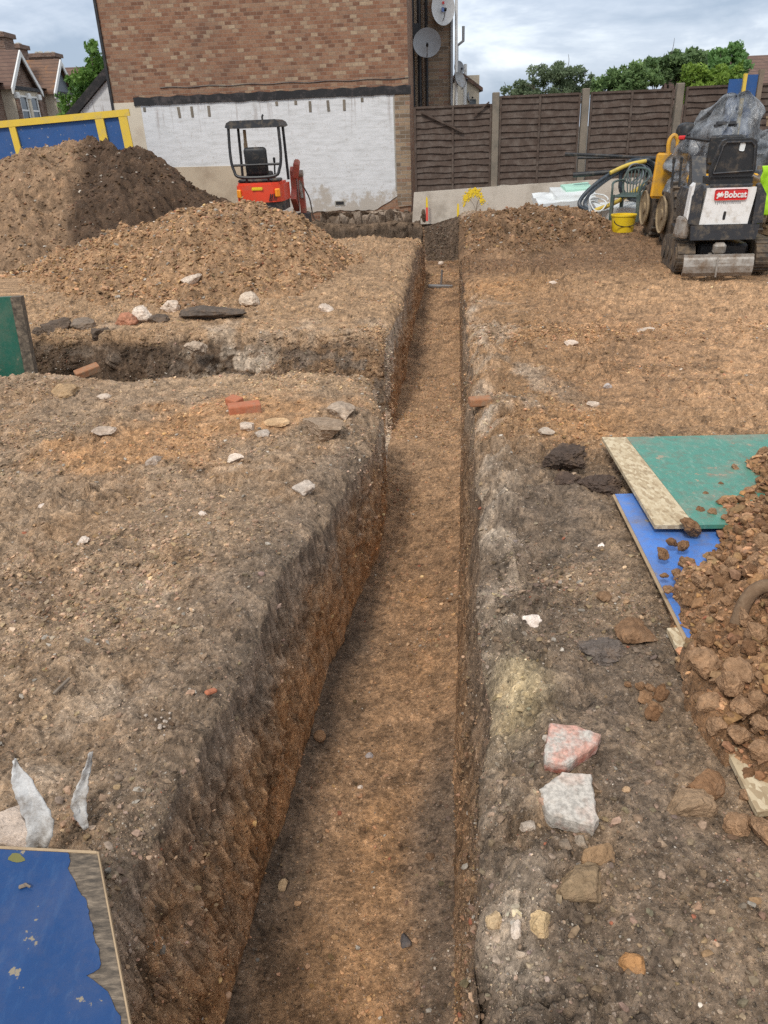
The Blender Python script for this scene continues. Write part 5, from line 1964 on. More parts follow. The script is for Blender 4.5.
# what stands beneath the second sheet: a stack of pallets
pt = thing('pallet_stack', 'stack of timber pallets under the second polythene sheet at the right edge', 'pallets', (_dg.x + 1.25, 12.1, 0))
for k in range(9):
    m = MB()
    for q in range(5):
        m.bb(-.3, .3, -.36 + q * .16, -.26 + q * .16, k * .18 + .10, k * .18 + .13)
    for q in (-.25, 0, .25):
        m.bb(q - .04, q + .04, -.36, .36, k * .18 + .0, k * .18 + .098)
    m.build('pallet', M['timber'], pt)


def lime_vest():
    a = aty(761, 166, 9.6)
    b = aty(790, 214, 9.6)
    nx, nz = 26, 34
    X, Zz = np.meshgrid(np.linspace(0, b.x - a.x, nx), np.linspace(0, 1, nz))
    z = a.z - Zz * (a.z - b.z)
    y = .05 * np.sin(X * 24 + 2 * noise(X * 4, Zz * 2, seed=5)) * (.4 + Zz) + .04 * noise(X * 6, Zz * 4, seed=6)
    idx = np.arange(nx * nz).reshape(nz, nx)
    Fq = np.stack([idx[:-1, :-1], idx[:-1, 1:], idx[1:, 1:], idx[1:, :-1]], -1).reshape(-1, 4)
    V = np.stack([X, y, z], -1)
    V[..., 0] += .03 * noise(Zz * 6, X * 2, seed=8)
    t = thing('visibility_vest', 'lime green high visibility vest hanging on a post beside the white digger', 'vest', (a.x, 9.6, 0))
    o = np_mesh('fabric', V.reshape(-1, 3), Fq, M['lime'], t, smooth=True)
    md = o.modifiers.new('thick', 'SOLIDIFY')
    md.thickness = .012
    MB().bb(.28, .33, .07, .12, 0, a.z + .05).bb(.0, .5, .06, .09, a.z - .04, a.z + .0).build('post', M['timber_grey'], t)


lime_vest()

# ------------------------------------------------------------------ pipes, sheets, chair and tubs by the fence


def pipe_between(name, label, cat, pts, r, mat, group=None, n=10, seg=8):
    """pts: (px, py, depth)"""
    P = [aty(a, b, c) for a, b, c in pts]
    o = MB().tube(spline(P, seg) if len(P) > 2 else P, r, n).build(name, M[mat], smooth=True)
    return tag(o, label, cat, group)


pipe_between('straight_pipe', 'long thin black pipe, uppermost of those leaning along the fence', 'pipe', [(565, 154, 15.6), (612, 156, 15.4), (672, 160, 14.6)], .028, 'black_plastic', 'black pipes along the fence')
pipe_between('straight_pipe', 'black pipe just under the uppermost one along the fence', 'pipe', [(578, 158, 15.9), (668, 157, 15.2)], .022, 'black_plastic', 'black pipes along the fence')
pipe_between('straight_pipe', 'short thick black pipe lowest along the fence, left of the coil', 'pipe', [(573, 175, 15.6), (640, 170, 15.3)], .045, 'black_plastic', 'black pipes along the fence')
pipe_between('hose', 'thick blue grey hose looping up from the ground over the chair', 'hose', [(598, 214, 14.5), (580, 206, 14.6), (585, 194, 14.7), (604, 178, 14.8), (630, 164, 14.9), (650, 160, 14.9), (657, 168, 14.8), (652, 178, 14.7), (640, 190, 14.6)], .036, 'hose')
pipe_between('hose', 'second blue grey hose arching just inside the first', 'hose', [(602, 211, 14.65), (585, 205, 14.75), (594, 190, 14.85), (618, 173, 14.95), (642, 166, 15.0), (650, 175, 14.95), (640, 188, 14.85), (626, 196, 14.75)], .032, 'grey_hose')
pipe_between('gas_pipe', 'yellow pipe slanting from the mound up behind the green chair', 'pipe', [(594, 211, 14.2), (612, 204, 14.35), (630, 194, 14.5), (648, 182, 14.7)], .038, 'yellow_pipe')
pipe_between('gas_pipe', 'yellow pipe end lying along the top of the hose loop', 'pipe', [(610, 173, 14.75), (628, 165, 14.8), (646, 161, 14.82)], .034, 'yellow_pipe')


def coil(cpx, cpy, y, R0, label, turns, mat, r, tilt):
    c = aty(cpx, cpy, y)
    pts = []
    for i in range(turns * 26):
        a = i / 26 * 6.283
        k = i / (turns * 26)
        rad = R0 * (1 - .28 * k) + .015 * math.sin(a * 3.1)
        pts.append((rad * math.cos(a), -.12 + .25 * k + .02 * math.sin(2 * a), rad * math.sin(a)))
    o = MB().tube(pts, r, 7).build('hose_coil', M[mat], smooth=True)
    o.location = c
    o.rotation_euler = tilt
    return tag(o, label, 'hose coil')


coil(636, 181, 15.0, .36, 'dark blue hose coil standing behind the green chair', 4, 'hose', .03, (-.3, 0, .15))
coil(634, 174, 14.85, .17, 'small tight coil of blue hose inside the larger loops', 3, 'grey_hose', .014, (-.2, 0, .2))
coil(597, 205, 14.3, .16, 'small white cable coil on the white sheets', 3, 'white_sheet', .012, (-.7, 0, .1))


def sheets(px0, px1, py, y, dz, label, name, mat, depth=.5, droop=.03, yaw=0.0, cat='sheet'):
    a, b = aty(px0, py, y), aty(px1, py, y)
    w = b.x - a.x
    m = MB()
    nx, ny = 18, 8
    vs, fs = [], []
    for lev in (0, 1):
        for j in range(ny + 1):
            for i in range(nx + 1):
                x, yy = w * i / nx, depth * j / ny
                e = droop * noise(np.array([x * 3 + px0]), np.array([yy * 3]))[0]
                vs.append((x + .02 * noise(np.array([yy * 7]), np.array([x * 3]))[0], yy + .03 * noise(np.array([x * 5]), np.array([px0 * 1.0]))[0], e + (0 if lev else -dz)))
    N = (nx + 1) * (ny + 1)
    for j in range(ny):
        for i in range(nx):
            q = j * (nx + 1) + i
            fs.append((q + N, q + 1 + N, q + nx + 2 + N, q + nx + 1 + N))
            fs.append((q + nx + 1, q + nx + 2, q + 1, q))
    for i in range(nx):
        fs.append((i, i + 1, i + 1 + N, i + N))
        q = ny * (nx + 1) + i
        fs.append((q + 1, q, q + N, q + N + 1))
    for j in range(ny):
        q = j * (nx + 1)
        fs.append((q + nx + 1, q, q + N, q + nx + 1 + N))
        q += nx
        fs.append((q, q + nx + 1, q + nx + 1 + N, q + N))
    m.raw(vs, fs)
    o = m.build(name, M[mat])
    o.location = a
    o.rotation_euler = (R(8), -.03, yaw)
    return tag(o, label, cat)


sheets(567, 594, 190, 15.3, .10, 'mint green insulation board on top of the white sheets', 'insulation_board', 'mint')
sheets(557, 596, 196, 15.1, .10, 'white plastic sheet under the mint green board', 'plastic_sheet', 'white_sheet', .7)
sheets(540, 598, 204, 14.9, .10, 'white plastic sheeting lowest in the stack at the foot of the wall', 'plastic_sheet', 'white_sheet', .8, .06)
sheets(600, 655, 211, 14.35, .22, 'bulky white plastic wrapped bundle on the ground behind the green chair', 'wrapped_bundle', 'white_sheet', .5, .06, cat='bundle')


def plastic_chair():
    y = 14.1
    b = aty(628, 220, y)
    t = thing('plastic_chair', 'dark green plastic garden chair among the hoses by the fence', 'chair', (b.x, y, b.z), R(-38))
    g = M['green_plastic']
    MB().box((0, 0, .40), (.44, .44, .035), (.05, 0, 0), bev=.015).build('seat', g, t)
    # fan back: outer hoop and spokes
    m = MB()
    hoop = spline([(-.20, .2, .41), (-.235, .24, .58), (-.20, .29, .74), (-.08, .31, .80), (.08, .31, .80), (.20, .29, .74), (.235, .24, .58), (.20, .2, .41)], 5)
    m.tube(hoop, .02, 7)
    for k in range(-3, 4):
        m.tube([(k * .045, .21, .42), (k * .058, .25, .60), (k * .062, .29, .79 - abs(k) * .013)], .011, 5)
    m.build('backrest', g, t)
    for s in (-1, 1):
        MB().tube(spline([(s * .225, .24, .62), (s * .26, .05, .625), (s * .26, -.16, .60), (s * .24, -.22, .52), (s * .24, -.22, .42)], 5), .019, 7).build('armrest', g, t)
        MB().prism([(s * .215, .0), (s * .255, .0), (s * .255, .42), (s * .195, .42)], -.24, -.19, 'y').build('leg', g, t)
        MB().prism([(s * .215, .0), (s * .255, .0), (s * .255, .42), (s * .195, .42)], .20, .25, 'y').build('leg', g, t)


plastic_chair()


def tub(px, pybot, y, r, h, label):
    b = on_ground(px, pybot)
    t = thing('plastic_tub', label, 'tub', (b.x, y, b.z), 0)
    MB().lathe([(r * .86, 0), (r * .92, h * .5), (r, h), (r * 1.05, h), (r * 1.05, h + .02), (r * .94, h + .02), (r * .84, .03), (.001, .03)], (0, 0, 0), 'z', 28).build('body', M['tub_yellow'], t, smooth=True)
    MB().tube([(r * 1.05 * math.cos(a), r * .12 * math.sin(a) - r, h - .05 - .10 * math.sin(a)) for a in [R(q) for q in range(0, 181, 15)]], .008, 5).build('handle', M['black_plastic'], t)


tub(626, 233, 12.9, .19, .24, 'wide yellow plastic tub at the end of the soil bank, in front of the chair')
tub(650, 216, 13.6, .16, .26, 'yellow plastic tub between the green chair and the dumper')
m = MB()
p = aty(640, 226, 12.6)

# ------------------------------------------------------------------ boards


def board(name, label, cat, corners, th, mat, zoff, extra=None, group=None):
    """flat sheet on the ground: corners (x,y) in order, top at zoff per corner"""
    c = Vector((sum(p[0] for p in corners) / 4, sum(p[1] for p in corners) / 4, 0))
    t = thing(name, label, cat, c, 0, group)
    return t, c


def sheet_part(name, mat, parent, c, pts, z0, z1, bev=.001):
    m = MB()
    n = len(pts)
    m.raw([(p[0] - c.x, p[1] - c.y, z0 + (p[2] if len(p) > 2 else 0)) for p in pts] + [(p[0] - c.x, p[1] - c.y, z1 + (p[2] if len(p) > 2 else 0)) for p in pts],
          [tuple(range(n - 1, -1, -1)), tuple(range(n, 2 * n))] + [(i, (i + 1) % n, (i + 1) % n + n, i + n) for i in range(n)])
    return m.build(name, M[mat], parent)


zb = .075
c = Vector((1.8, 3.5, 0))
t = thing('strand_board', 'green painted strand board with a bare strip, lying on the blue sheet', 'board', c)
A_, B_, C_2, D_ = atz(602, 437, .11), atz(655, 525, .11), atz(695, 525, .11), atz(626, 437, .11)
ex = (Vector((1, -.06, 0))).normalized()
A2, D2 = A_, D_
B2, C2 = B_, C_2
sheet_part('bare_strip', 'osb', t, c, [A2, B2, C2, D2], -.018 - .11 + .11, .0)
E2, F2 = C2 + ex * 1.25, D2 + ex * 1.25
sheet_part('painted_face', 'green_board', t, c, [D2 + ex * .0012, C2 + ex * .0012, E2, F2], -.018, .0)
# the blue sheet below
c = Vector((1.6, 2.7, 0))
t = thing('ply_sheet', 'bright blue painted sheet under the green board, half buried by clods', 'board', c)
a, b = atz(615, 494, .07), atz(690, 643, .06)
ex2 = Vector((1, -.03, 0))
sheet_part('painted_face', 'blue_sheet', t, c, [(a.x, a.y, .07), (b.x, b.y, .06), (b.x + 1.2, b.y - .05, .06), (a.x + 1.2, a.y - .05, .07)], -.012, .0)
m = MB()
for u, v in ((a, b),):
    m.tube([(u.x - c.x - .004, u.y - c.y, .062), (v.x - c.x - .004, v.y - c.y, .052)], .0075, 6)
m.build('worn_edge', M['timber'], t)
# strand board nearest, under the clods
c = Vector((1.4, 1.8, 0))
a, b = atz(667, 628, .05), atz(757, 812, .05)
o = MB()
t = thing('strand_board', 'bare muddy strand board nearest the camera, under the edge of the clod heap', 'board', c)
sheet_part('panel', 'osb', t, c, [(a.x, a.y, .05), (b.x, b.y, .05), (b.x + 1.1, b.y + .05, .06), (a.x + 1.1, a.y + .02, .06)], -.018, 0)


def near_board():
    P00, P10, P11 = atz(0, 848, .09), atz(97, 853, .09), atz(129, 1026, .05)
    ux = (P10 - P00).normalized()
    uy = (P11 - P10)
    L = uy.length
    uy.normalize()
    t = thing('ply_board', 'blue painted plywood board with a bare muddy edge at the bottom left corner', 'board', P10)
    nrm = ux.cross(uy).normalized()
    if nrm.z < 0:
        nrm = -nrm

    def loc(a, b, z):
        return ux * a + uy * b + nrm * z
    def onb(px, py):
        d = atz(px, py, .085) - P10
        g = ux.dot(uy)
        p_, q_ = d.dot(ux), d.dot(uy)
        return (p_ - g * q_) / (1 - g * g), (q_ - g * p_) / (1 - g * g)
    W = 1.1
    Ln = 1.0
    # bare base sheet
    def slab(name, poly, z0, z1, mat):
        m = MB()
        n = len(poly)
        m.raw([loc(a, b, z0) for a, b in poly] + [loc(a, b, z1) for a, b in poly], [tuple(range(n - 1, -1, -1)), tuple(range(n, 2 * n))] + [(i, (i + 1) % n, (i + 1) % n + n, i + n) for i in range(n)])
        return m.build(name, M[mat], t)
    slab('bare_ply', [(0, 0), (0, Ln), (-W, Ln), (-W, 0)], -.02, 0, 'ply_bare')
    k = L
    edge = [(-.062, .005), (-.060, .03), (-.066, .05), (-.058, .08), (-.052, .11), (-.038, .135), (-.040, .17), (-.034, .20), (-.036, .235), (-.030, .255), (-.034, .30), (-.060, .318), (-.028, .35), (-.012, .40), (-.02, .5), (-.03, .7), (-.02, .98)]
    e2 = []
    rng = random.Random(8)
    for (a, b), (a1, b1) in zip(edge, edge[1:]):
        for q in range(4):
            e2.append((1.18 * (a + (a1 - a) * q / 4) + rng.gauss(0, .0012), b + (b1 - b) * q / 4))
    slab('paint', e2 + [(-W + .005, .98), (-W + .005, .006)], .0005, .0022, 'blue_board')
    m = MB()
    m.raw([loc(.0005, -.003, -.02), loc(.0045, -.003, -.02), loc(.0045, Ln, -.02), loc(.0005, Ln, -.02), loc(.0005, -.003, .002), loc(.0045, -.003, .002), loc(.0045, Ln, .002), loc(.0005, Ln, .002)], [(3, 2, 1, 0), (4, 5, 6, 7), (0, 1, 5, 4), (1, 2, 6, 5), (2, 3, 7, 6), (3, 0, 4, 7)])
    m.raw([loc(-W, -.004, -.02), loc(0, -.004, -.02), loc(0, -.0005, -.02), loc(-W, -.0005, -.02), loc(-W, -.004, .003), loc(0, -.004, .003), loc(0, .004, .003), loc(-W, .004, .003)], [(3, 2, 1, 0), (4, 5, 6, 7), (0, 1, 5, 4), (1, 2, 6, 5), (2, 3, 7, 6), (3, 0, 4, 7)])
    m.build('edge', M['timber'], t)
    for px, py, s in ((23, 886, .010),):
        a0, b0 = onb(px, py)
        q = MB().box(loc(a0, b0, .006), (s * 1.8, s, s * .6), (0, 0, .4), bev=.002)
        q.box(loc(a0 + .012, b0 + .002, .012), (s * 1.6, s * .4, s * .4), (0, .4, -.3))
        q.build('nail', M['timber_grey'], t)
    m = MB()
    a0, b0 = onb(17, 859)
    m.raw([loc(a0 + .02 * math.cos(q) * (1 + .25 * math.sin(3 * q)), b0 + .014 * math.sin(q), .003) for q in [i / 12 * 6.283 for i in range(12)]], [tuple(range(12))]).build('bare_patch', M['mud_olive'], t)
    # clod propping up the raised edge
    return t


M['mud_pipe'] = simple('mud_caked_pipe', (.17, .105, .06), .95, .3, 25, (.27, .18, .11), .5, 20, bump=.6)
M['mud_olive'] = simple('olive_patch', (.16, .15, .05), .9, .2, 20)
near_board()


def green_post_board():
    y = 6.45
    a, b = aty(6, 297, y), aty(33, 367, y)
    t = thing('green_board', 'dark green board with a muddy timber edge standing at the left picture edge', 'board', (b.x, y, b.z - .25))
    h = a.z - b.z + .25
    w = .085
    tx = (a.x - b.x) + .125
    MB().raw([(-1.0, 0, 0), (-w, 0, 0), (-w + tx, 0, h), (-1.0, 0, h), (-1.0, .03, 0), (-w, .03, 0), (-w + tx, .03, h), (-1.0, .03, h)], [(0, 1, 2, 3), (7, 6, 5, 4), (0, 4, 5, 1), (1, 5, 6, 2), (2, 6, 7, 3), (3, 7, 4, 0)]).build('face', M['dark_green_board'], t)
    MB().raw([(-w + .001, -.02, 0), (.0, -.02, 0), (tx, -.02, h), (-w + tx + .001, -.02, h), (-w + .001, .05, 0), (0, .05, 0), (tx, .05, h), (-w + tx + .001, .05, h)], [(0, 1, 2, 3), (7, 6, 5, 4), (0, 4, 5, 1), (1, 5, 6, 2), (2, 6, 7, 3), (3, 7, 4, 0)]).build('timber_edge', M['ply_bare'], t)


green_post_board()

# torn strips of pale flashing beside the blue board


def strip(name, label, pts, widths, z, h, seed):
    """pts: photo centre line from foot to tip; a stiff torn strip standing up"""
    P = []
    foot = atz(*pts[0], z)
    n = len(pts)
    for i, (px, py) in enumerate(pts):
        k = i / (n - 1)
        d = ray(px, py)
        yy = foot.y + k * .06
        P.append(aty(px, py, yy))
    S = spline(P, 8)
    vs, fs = [], []
    N = len(S)
    for i, q in enumerate(S):
        k = i / (N - 1)
        w = np.interp(k, np.linspace(0, 1, len(widths)), widths)
        for j in range(7):
            u = j / 6 - .5
            ridge = -.012 * abs(u) * w / .03 + .003 * noise(np.array([k * 6 + seed]), np.array([u * 3]))[0]
            jag = .007 * noise(np.array([k * 19 + seed]), np.array([j // 3 * 1.7]))[0]
            vs.append((q.x + u * w + jag, q.y + ridge + u * .012, q.z + .003 * noise(np.array([u * 5]), np.array([k * 7.0]))[0]))
    for i in range(N - 1):
        for j in range(6):
            a = i * 7 + j
            fs.append((a, a + 1, a + 8, a + 7))
    o = MB().raw(vs, fs).build(name, M['flashing'], smooth=True)
    md = o.modifiers.new('thick', 'SOLIDIFY')
    md.thickness = .003
    return tag(o, label, 'strip')


M['flashing'] = simple('dirty_white_flashing', (.62, .60, .565), .6, .22, 22, (.27, .23, .19), .6, 26, bump=.4)
strip('torn_strip', 'torn white strip with a pointed tip standing behind the blue board', [(38, 848), (42, 822), (32, 798), (22, 778), (14, 760)], [.045, .062, .055, .04, .004], .03, .2, 1)
strip('torn_strip', 'narrow torn white strip lying right of the pointed one', [(86, 828), (80, 803), (84, 782), (91, 752)], [.012, .038, .03, .008], .01, .2, 5)

# ------------------------------------------------------------------ stones, bricks and lumps one can point at
PALE = (.50, .46, .40)
GREYS = (.17, .155, .135)
BROWN = (.20, .135, .08)
BRICKC = (.36, .14, .075)
PINK = (.52, .30, .24)


def gp(px, py):
    return on_ground(px, py)


def S_(px, py):
    """metres per photo pixel at that ground point"""
    p = atz(px, py)
    return (p - Vector((0, 0, EYE))).length / 850


def plaster(name, pink_lo, pink_hi):
    k = NT(name)
    at = k.n('Attribute', attribute_name='soil').outputs[0]
    a = k.ramp(k.noise(14, 7, rough=.7), [(pink_lo, (0, 0, 0)), (pink_hi, (1, 1, 1))])
    c = k.mix(a, (.50, .45, .385), k.mix(1.0, at, (1.05, .85, .8), 'MULTIPLY'))
    d = k.ramp(k.noise(32, 6, rough=.75), [(.52, (0, 0, 0)), (.62, (1, 1, 1))])
    c = k.mix(k.math('MULTIPLY', d, .4), c, (.30, .24, .18))
    g = k.ramp(k.noise(80, 4), [(.35, (.7, .7, .7)), (.6, (1.15, 1.15, 1.15))])
    k.base(k.mix(1.0, c, g, 'MULTIPLY'))
    k.P(Roughness=.9)
    k.bump(k.noise(60, 6, rough=.7), .7, .006)
    return k.m


M['plaster_pink'] = plaster('pink_plaster', .40, .56)
M['plaster'] = plaster('pale_concrete_face', .50, .72)
# pink-backed slabs by the trench
o = [(543, 772), (548, 738), (575, 741), (599, 748), (596, 757), (566, 776)]
def outl(pts, z=0):
    q = [atz(a, b, z) for a, b in pts]
    cx, cy = sum(p.x for p in q) / len(q), sum(p.y for p in q) / len(q)
    return [((p.x - cx), (p.y - cy)) for p in q], Vector((cx, cy, 0))


def slab_at(name, label, cat, pts, th, col, seed, edgecol=None, tilt=(0, 0), sink=.15, up=0, mat=None):
    ol, c = outl(pts, .03)
    c.z = gz(c.x, c.y) + up
    ob = slabrock(name, label, cat, c, ol, th, col, seed, 0, tilt, None, sink, edgecol)
    if mat:
        ob.data.materials[0] = M[mat]


slab_at('plaster_slab', 'pink faced broken concrete slab, the upper of two beside the trench', 'slab', o, .05, (.55, .36, .29), 3, (.5, .22, .16), (.12, 0), .1, .01, 'plaster_pink')
slab_at('concrete_slab', 'pale broken concrete slab with pink edge, just below the pink one', 'slab', [(539, 795), (562, 780), (590, 781), (597, 822), (594, 830), (548, 818)], .06, (.54, .49, .42), 4, (.48, .26, .19), (.10, 0), .1, .01, 'plaster')
slab_at('paving_slab', 'broken grey paving slab tucked behind the torn white strip', 'slab', [(-25, 815), (18, 800), (30, 836), (27, 846), (-25, 832)], .035, (.42, .385, .34), 6, None, (0, 0), .15)
for nm, lab, cat, px, py, w, d, h, col, cuts, rz in (
        ('rock', 'flat grey brown rock, largest right of the concrete slabs', 'rock', 690, 806, 50, 36, 28, (.25, .19, .125), 5, .1),
        ('soil_clod', 'brown clod just behind the flat grey brown rock', 'clod', 706, 788, 42, 32, 26, (.2, .125, .07), 3, .6),
        ('rock', 'angular ochre and grey rock below the concrete slabs', 'rock', 579, 890, 56, 44, 36, (.21, .165, .105), 8, .4),
        ('rock', 'rounded brown rock touching the angular ochre one', 'rock', 600, 858, 34, 34, 26, (.24, .17, .10), 3, 1.2),
        ('rock', 'small grey stone beside the rounded brown rock', 'stone', 581, 843, 15, 14, 12, (.27, .245, .2), 4, 0),
        ('rock', 'small dark grey stone left of the small grey stone', 'stone', 565, 846, 14, 13, 11, (.19, .165, .13), 4, 0),
        ('rock', 'grey pebble on the rim left of the pale concrete slab', 'stone', 527, 827, 18, 14, 12, (.36, .34, .30), 5, 0),
        ('rock', 'orange brown clod alone near the bottom right', 'clod', 632, 966, 26, 24, 20, (.34, .20, .09), 2, 0),
        ('rock', 'yellowish stone on the trench rim, right of the white sliver', 'stone', 542, 928, 24, 26, 20, (.46, .37, .22), 3, .4),
        ('rock', 'yellowish stone at the very edge of the trench rim', 'stone', 496, 922, 22, 24, 20, (.44, .36, .23), 3, .2),
        ('rock', 'white sliver of stone between two yellowish stones', 'stone', 516, 930, 10, 22, 9, (.56, .53, .47), 6, .15),
        ('rock', 'flat pebble beneath the white sliver', 'stone', 521, 955, 12, 10, 8, (.36, .32, .26), 4, .15),
        ('rock', 'round tan pebble right of the pink slab', 'stone', 626, 790, 9, 9, 8, (.40, .30, .19), 1, 0),
        ('rock', 'white shard alone on the right bank', 'stone', 532, 622, 20, 16, 9, (.66, .64, .6), 6, .5),
        ('rock', 'dark grey lump of tarmac beside the trampled bank', 'lump', 602, 652, 52, 40, 22, (.12, .11, .1), 6, .3),
        ('rock', 'black tarmac lump beside the corner of the green board, the largest', 'lump', 562, 464, 46, 34, 34, (.062, .05, .042), 6, .2),
        ('rock', 'black tarmac lump lying under the strip of the green board', 'lump', 600, 490, 44, 34, 26, (.07, .056, .047), 6, .9),
        ('rock', 'smaller dark lump in front of the largest tarmac lump', 'lump', 568, 484, 28, 22, 18, (.075, .058, .047), 5, .9),
        ('rock', 'white stone on the orange patch left of the trench', 'stone', 236, 460, 18, 14, 9, (.58, .54, .47), 4, .4),
        ('rock', 'broad pale stone on the left lip of the trench', 'stone', 304, 491, 26, 22, 12, (.40, .38, .34), 6, .4),
        ('rock', 'grey boulder end set into the left lip of the trench', 'boulder', 324, 432, 44, 40, 26, (.27, .225, .17), 5, .4),
        ('rock', 'pale grey stone above the boulder on the left lip', 'boulder', 342, 415, 32, 30, 20, (.33, .29, .235), 5, .4),
        ('rock', 'pale stone pair end beside the flat red brick', 'stone', 248, 428, 18, 14, 10, (.46, .42, .36), 5, .9),
        ('rock', 'tan flat stone just right of the flat red brick', 'stone', 277, 424, 30, 13, 8, (.44, .33, .2), 5, .1),
        ('rock', 'grey stone below the flat red brick', 'stone', 262, 436, 16, 13, 10, (.38, .36, .32), 5, .1),
        ('rock', 'brown stone in front of the orange brick', 'stone', 62, 394, 34, 26, 14, (.33, .25, .15), 3, .2),
        ('rock', 'pale stone right of the brown stone', 'stone', 103, 399, 14, 10, 7, (.48, .44, .38), 5, .2),
        ('rock', 'white stone at the left picture edge', 'stone', 5, 377, 14, 10, 8, (.56, .53, .48), 5, .2),
        ('rock', 'flat pale stone half buried in the left bank', 'stone', 104, 432, 26, 16, 8, (.36, .32, .27), 5, .2),
        ('rock', 'white flat stone alone in the left bank', 'stone', 45, 508, 16, 10, 6, (.60, .57, .52), 5, .3),
        ('rock', 'pale stone below the white flat stone', 'stone', 83, 542, 14, 11, 8, (.52, .49, .44), 5, .6),
        ('rock', 'grey upright stone on the left bank', 'stone', 154, 463, 14, 20, 12, (.34, .31, .27), 5, .1),
        ('rock', 'white pebble near the dark band of the left bank', 'stone', 203, 515, 10, 8, 6, (.56, .53, .48), 5, .1),
        ('rock', 'brown pebble on the trench floor by the left wall', 'stone', 320, 740, 13, 12, 11, (.30, .195, .11), 2, .1),
        ('rock', 'tan pebble on the trench floor near the bottom left', 'stone', 283, 888, 10, 15, 9, (.42, .33, .21), 3, .1),
        ('rock', 'dark slaty stone on the trench floor at bottom right', 'stone', 406, 941, 11, 20, 9, (.10, .1, .105), 6, .3),
        ('rock', 'dark brown lump on the trench floor near the right wall', 'stone', 430, 857, 10, 9, 8, (.16, .11, .07), 3, .3),
        ('rock', 'white pebble in the middle of the trench floor', 'stone', 360, 785, 6, 5, 4, (.66, .63, .58), 3, .3),
        ('rock', 'grey pebble in the trench floor above the white one', 'stone', 369, 755, 9, 7, 5, (.34, .34, .35), 3, .3),
        ('rock', 'white block half buried in the sandy heap foot', 'stone', 143, 318, 22, 16, 18, (.55, .52, .46), 6, .3),
        ('rock', 'reddish stone left of the white block', 'stone', 127, 323, 22, 16, 16, (.33, .17, .11), 4, .3),
        ('rock', 'pale angular stone at the left end of the dark slab', 'stone', 173, 310, 22, 18, 16, (.48, .44, .38), 6, .9),
        ('rock', 'pale broken stone at the right end of the dark slab', 'stone', 250, 304, 22, 18, 18, (.46, .42, .35), 6, .5),
        ('rock', 'pale stone high in the face of the sandy heap', 'stone', 192, 284, 20, 16, 14, (.48, .44, .38), 6, .5),
        ('rock', 'brown stone right of the pale one in the sandy heap', 'stone', 210, 273, 30, 16, 14, (.24, .155, .095), 6, .2),
        ('rock', 'pale stone on the far block beside the trench', 'stone', 326, 311, 16, 14, 12, (.50, .46, .40), 6, .2),
        ('rock', 'white stone on the tracked ground right of the trench', 'stone', 571, 345, 16, 10, 9, (.55, .51, .45), 6, .4),
        ('rock', 'flat pale stone towards the white digger', 'stone', 646, 331, 20, 10, 6, (.46, .42, .36), 6, .1),
        ('rock', 'grey flat stone at the far rim above the green board', 'stone', 547, 433, 20, 10, 8, (.38, .35, .3), 6, .1),
        ('rock', 'pale stone in the rim right of the trench', 'stone', 593, 406, 14, 9, 8, (.48, .44, .38), 6, .1),
        ('rock', 'grey stone above the green board', 'stone', 607, 387, 11, 8, 7, (.40, .4, .4), 6, .1),
        ('rock', 'small white stone in front of the soil bank', 'stone', 553, 284, 10, 6, 5, (.56, .52, .46), 6, .1),
        ('rock', 'white chip below the largest tarmac lump', 'stone', 601, 546, 7, 6, 4, (.72, .7, .66), 6, .1),
        ('soil_clod', 'brown clod by the lower corner of the blue sheet', 'clod', 637, 635, 46, 36, 24, (.185, .12, .07), 2, .1),
        ('soil_clod', 'small brown clod between the tarmac and the blue sheet', 'clod', 604, 598, 16, 12, 10, (.185, .125, .075), 2, .1)):
    p = gp(px, py)
    if 275 < px < 440 and 700 < py:
        p = atz(px, py, -DEPTH + .01)
        p.z = gz(p.x, p.y)
    s = S_(px, py) if p.z > -.4 else (p - Vector((0, 0, EYE))).length / 850
    dr_ = 1.0 / max(.35, min(1, (-ray(px, py).z)))      # depth seen foreshortened
    lump = 'tarmac' in lab or 'dark lump' in lab
    rock(nm, lab, cat, p, (w * s, d * s * min(1.5, dr_ * .8), h * s), col, px * 7 + py, None, rz - .3, rough=.3 if lump else .16, cuts=cuts + 2, cutd=(.4, .8), sub=(5 if lump else 4) if w > 20 else 3, smooth=False, sink=.34, fine=.16 if lump else .085)


_rg = random.Random(77)
for _i, (px, py, w, tone, desc) in enumerate(((40, 333, 16, 0, 'dark lump at the left end of the cross trench lip'), (58, 330, 30, 0, 'broad dark lump on the cross trench lip by the green board'), (84, 328, 26, 1, 'grey lump next to the broad dark one on the cross trench lip'), (100, 335, 20, 0, 'small dark lump under the reddish stone'), (160, 322, 22, 0, 'dark lump right of the white block'), (74, 344, 30, 1, 'grey broken lump in the face of the cross trench'), (120, 346, 20, 0, 'dark clod in the middle of the cross trench face'), (196, 350, 26, 2, 'pale rubble lump in the cross trench face, below the dark slab'), (222, 352, 22, 2, 'second pale rubble lump right along the cross trench face'), (258, 350, 20, 0, 'dark lump in the cross trench face right of the pale rubble'), (300, 343, 22, 1, 'grey lump on the cross trench lip towards the main trench'), (350, 340, 20, 1, 'grey lump near the corner of cross trench and main trench'))):
    p = gp(px, py)
    s = S_(px, py)
    rock('lump', desc, 'lump', p, (w * s, w * s * .8, w * s * .62), ((.095, .08, .066), (.17, .15, .125), (.33, .29, .235))[tone], 4000 + _i * 7, None, _rg.uniform(-.4, .4), rough=.25, cuts=8, cutd=(.45, .8), sub=4, smooth=False, sink=.4, fine=.09)


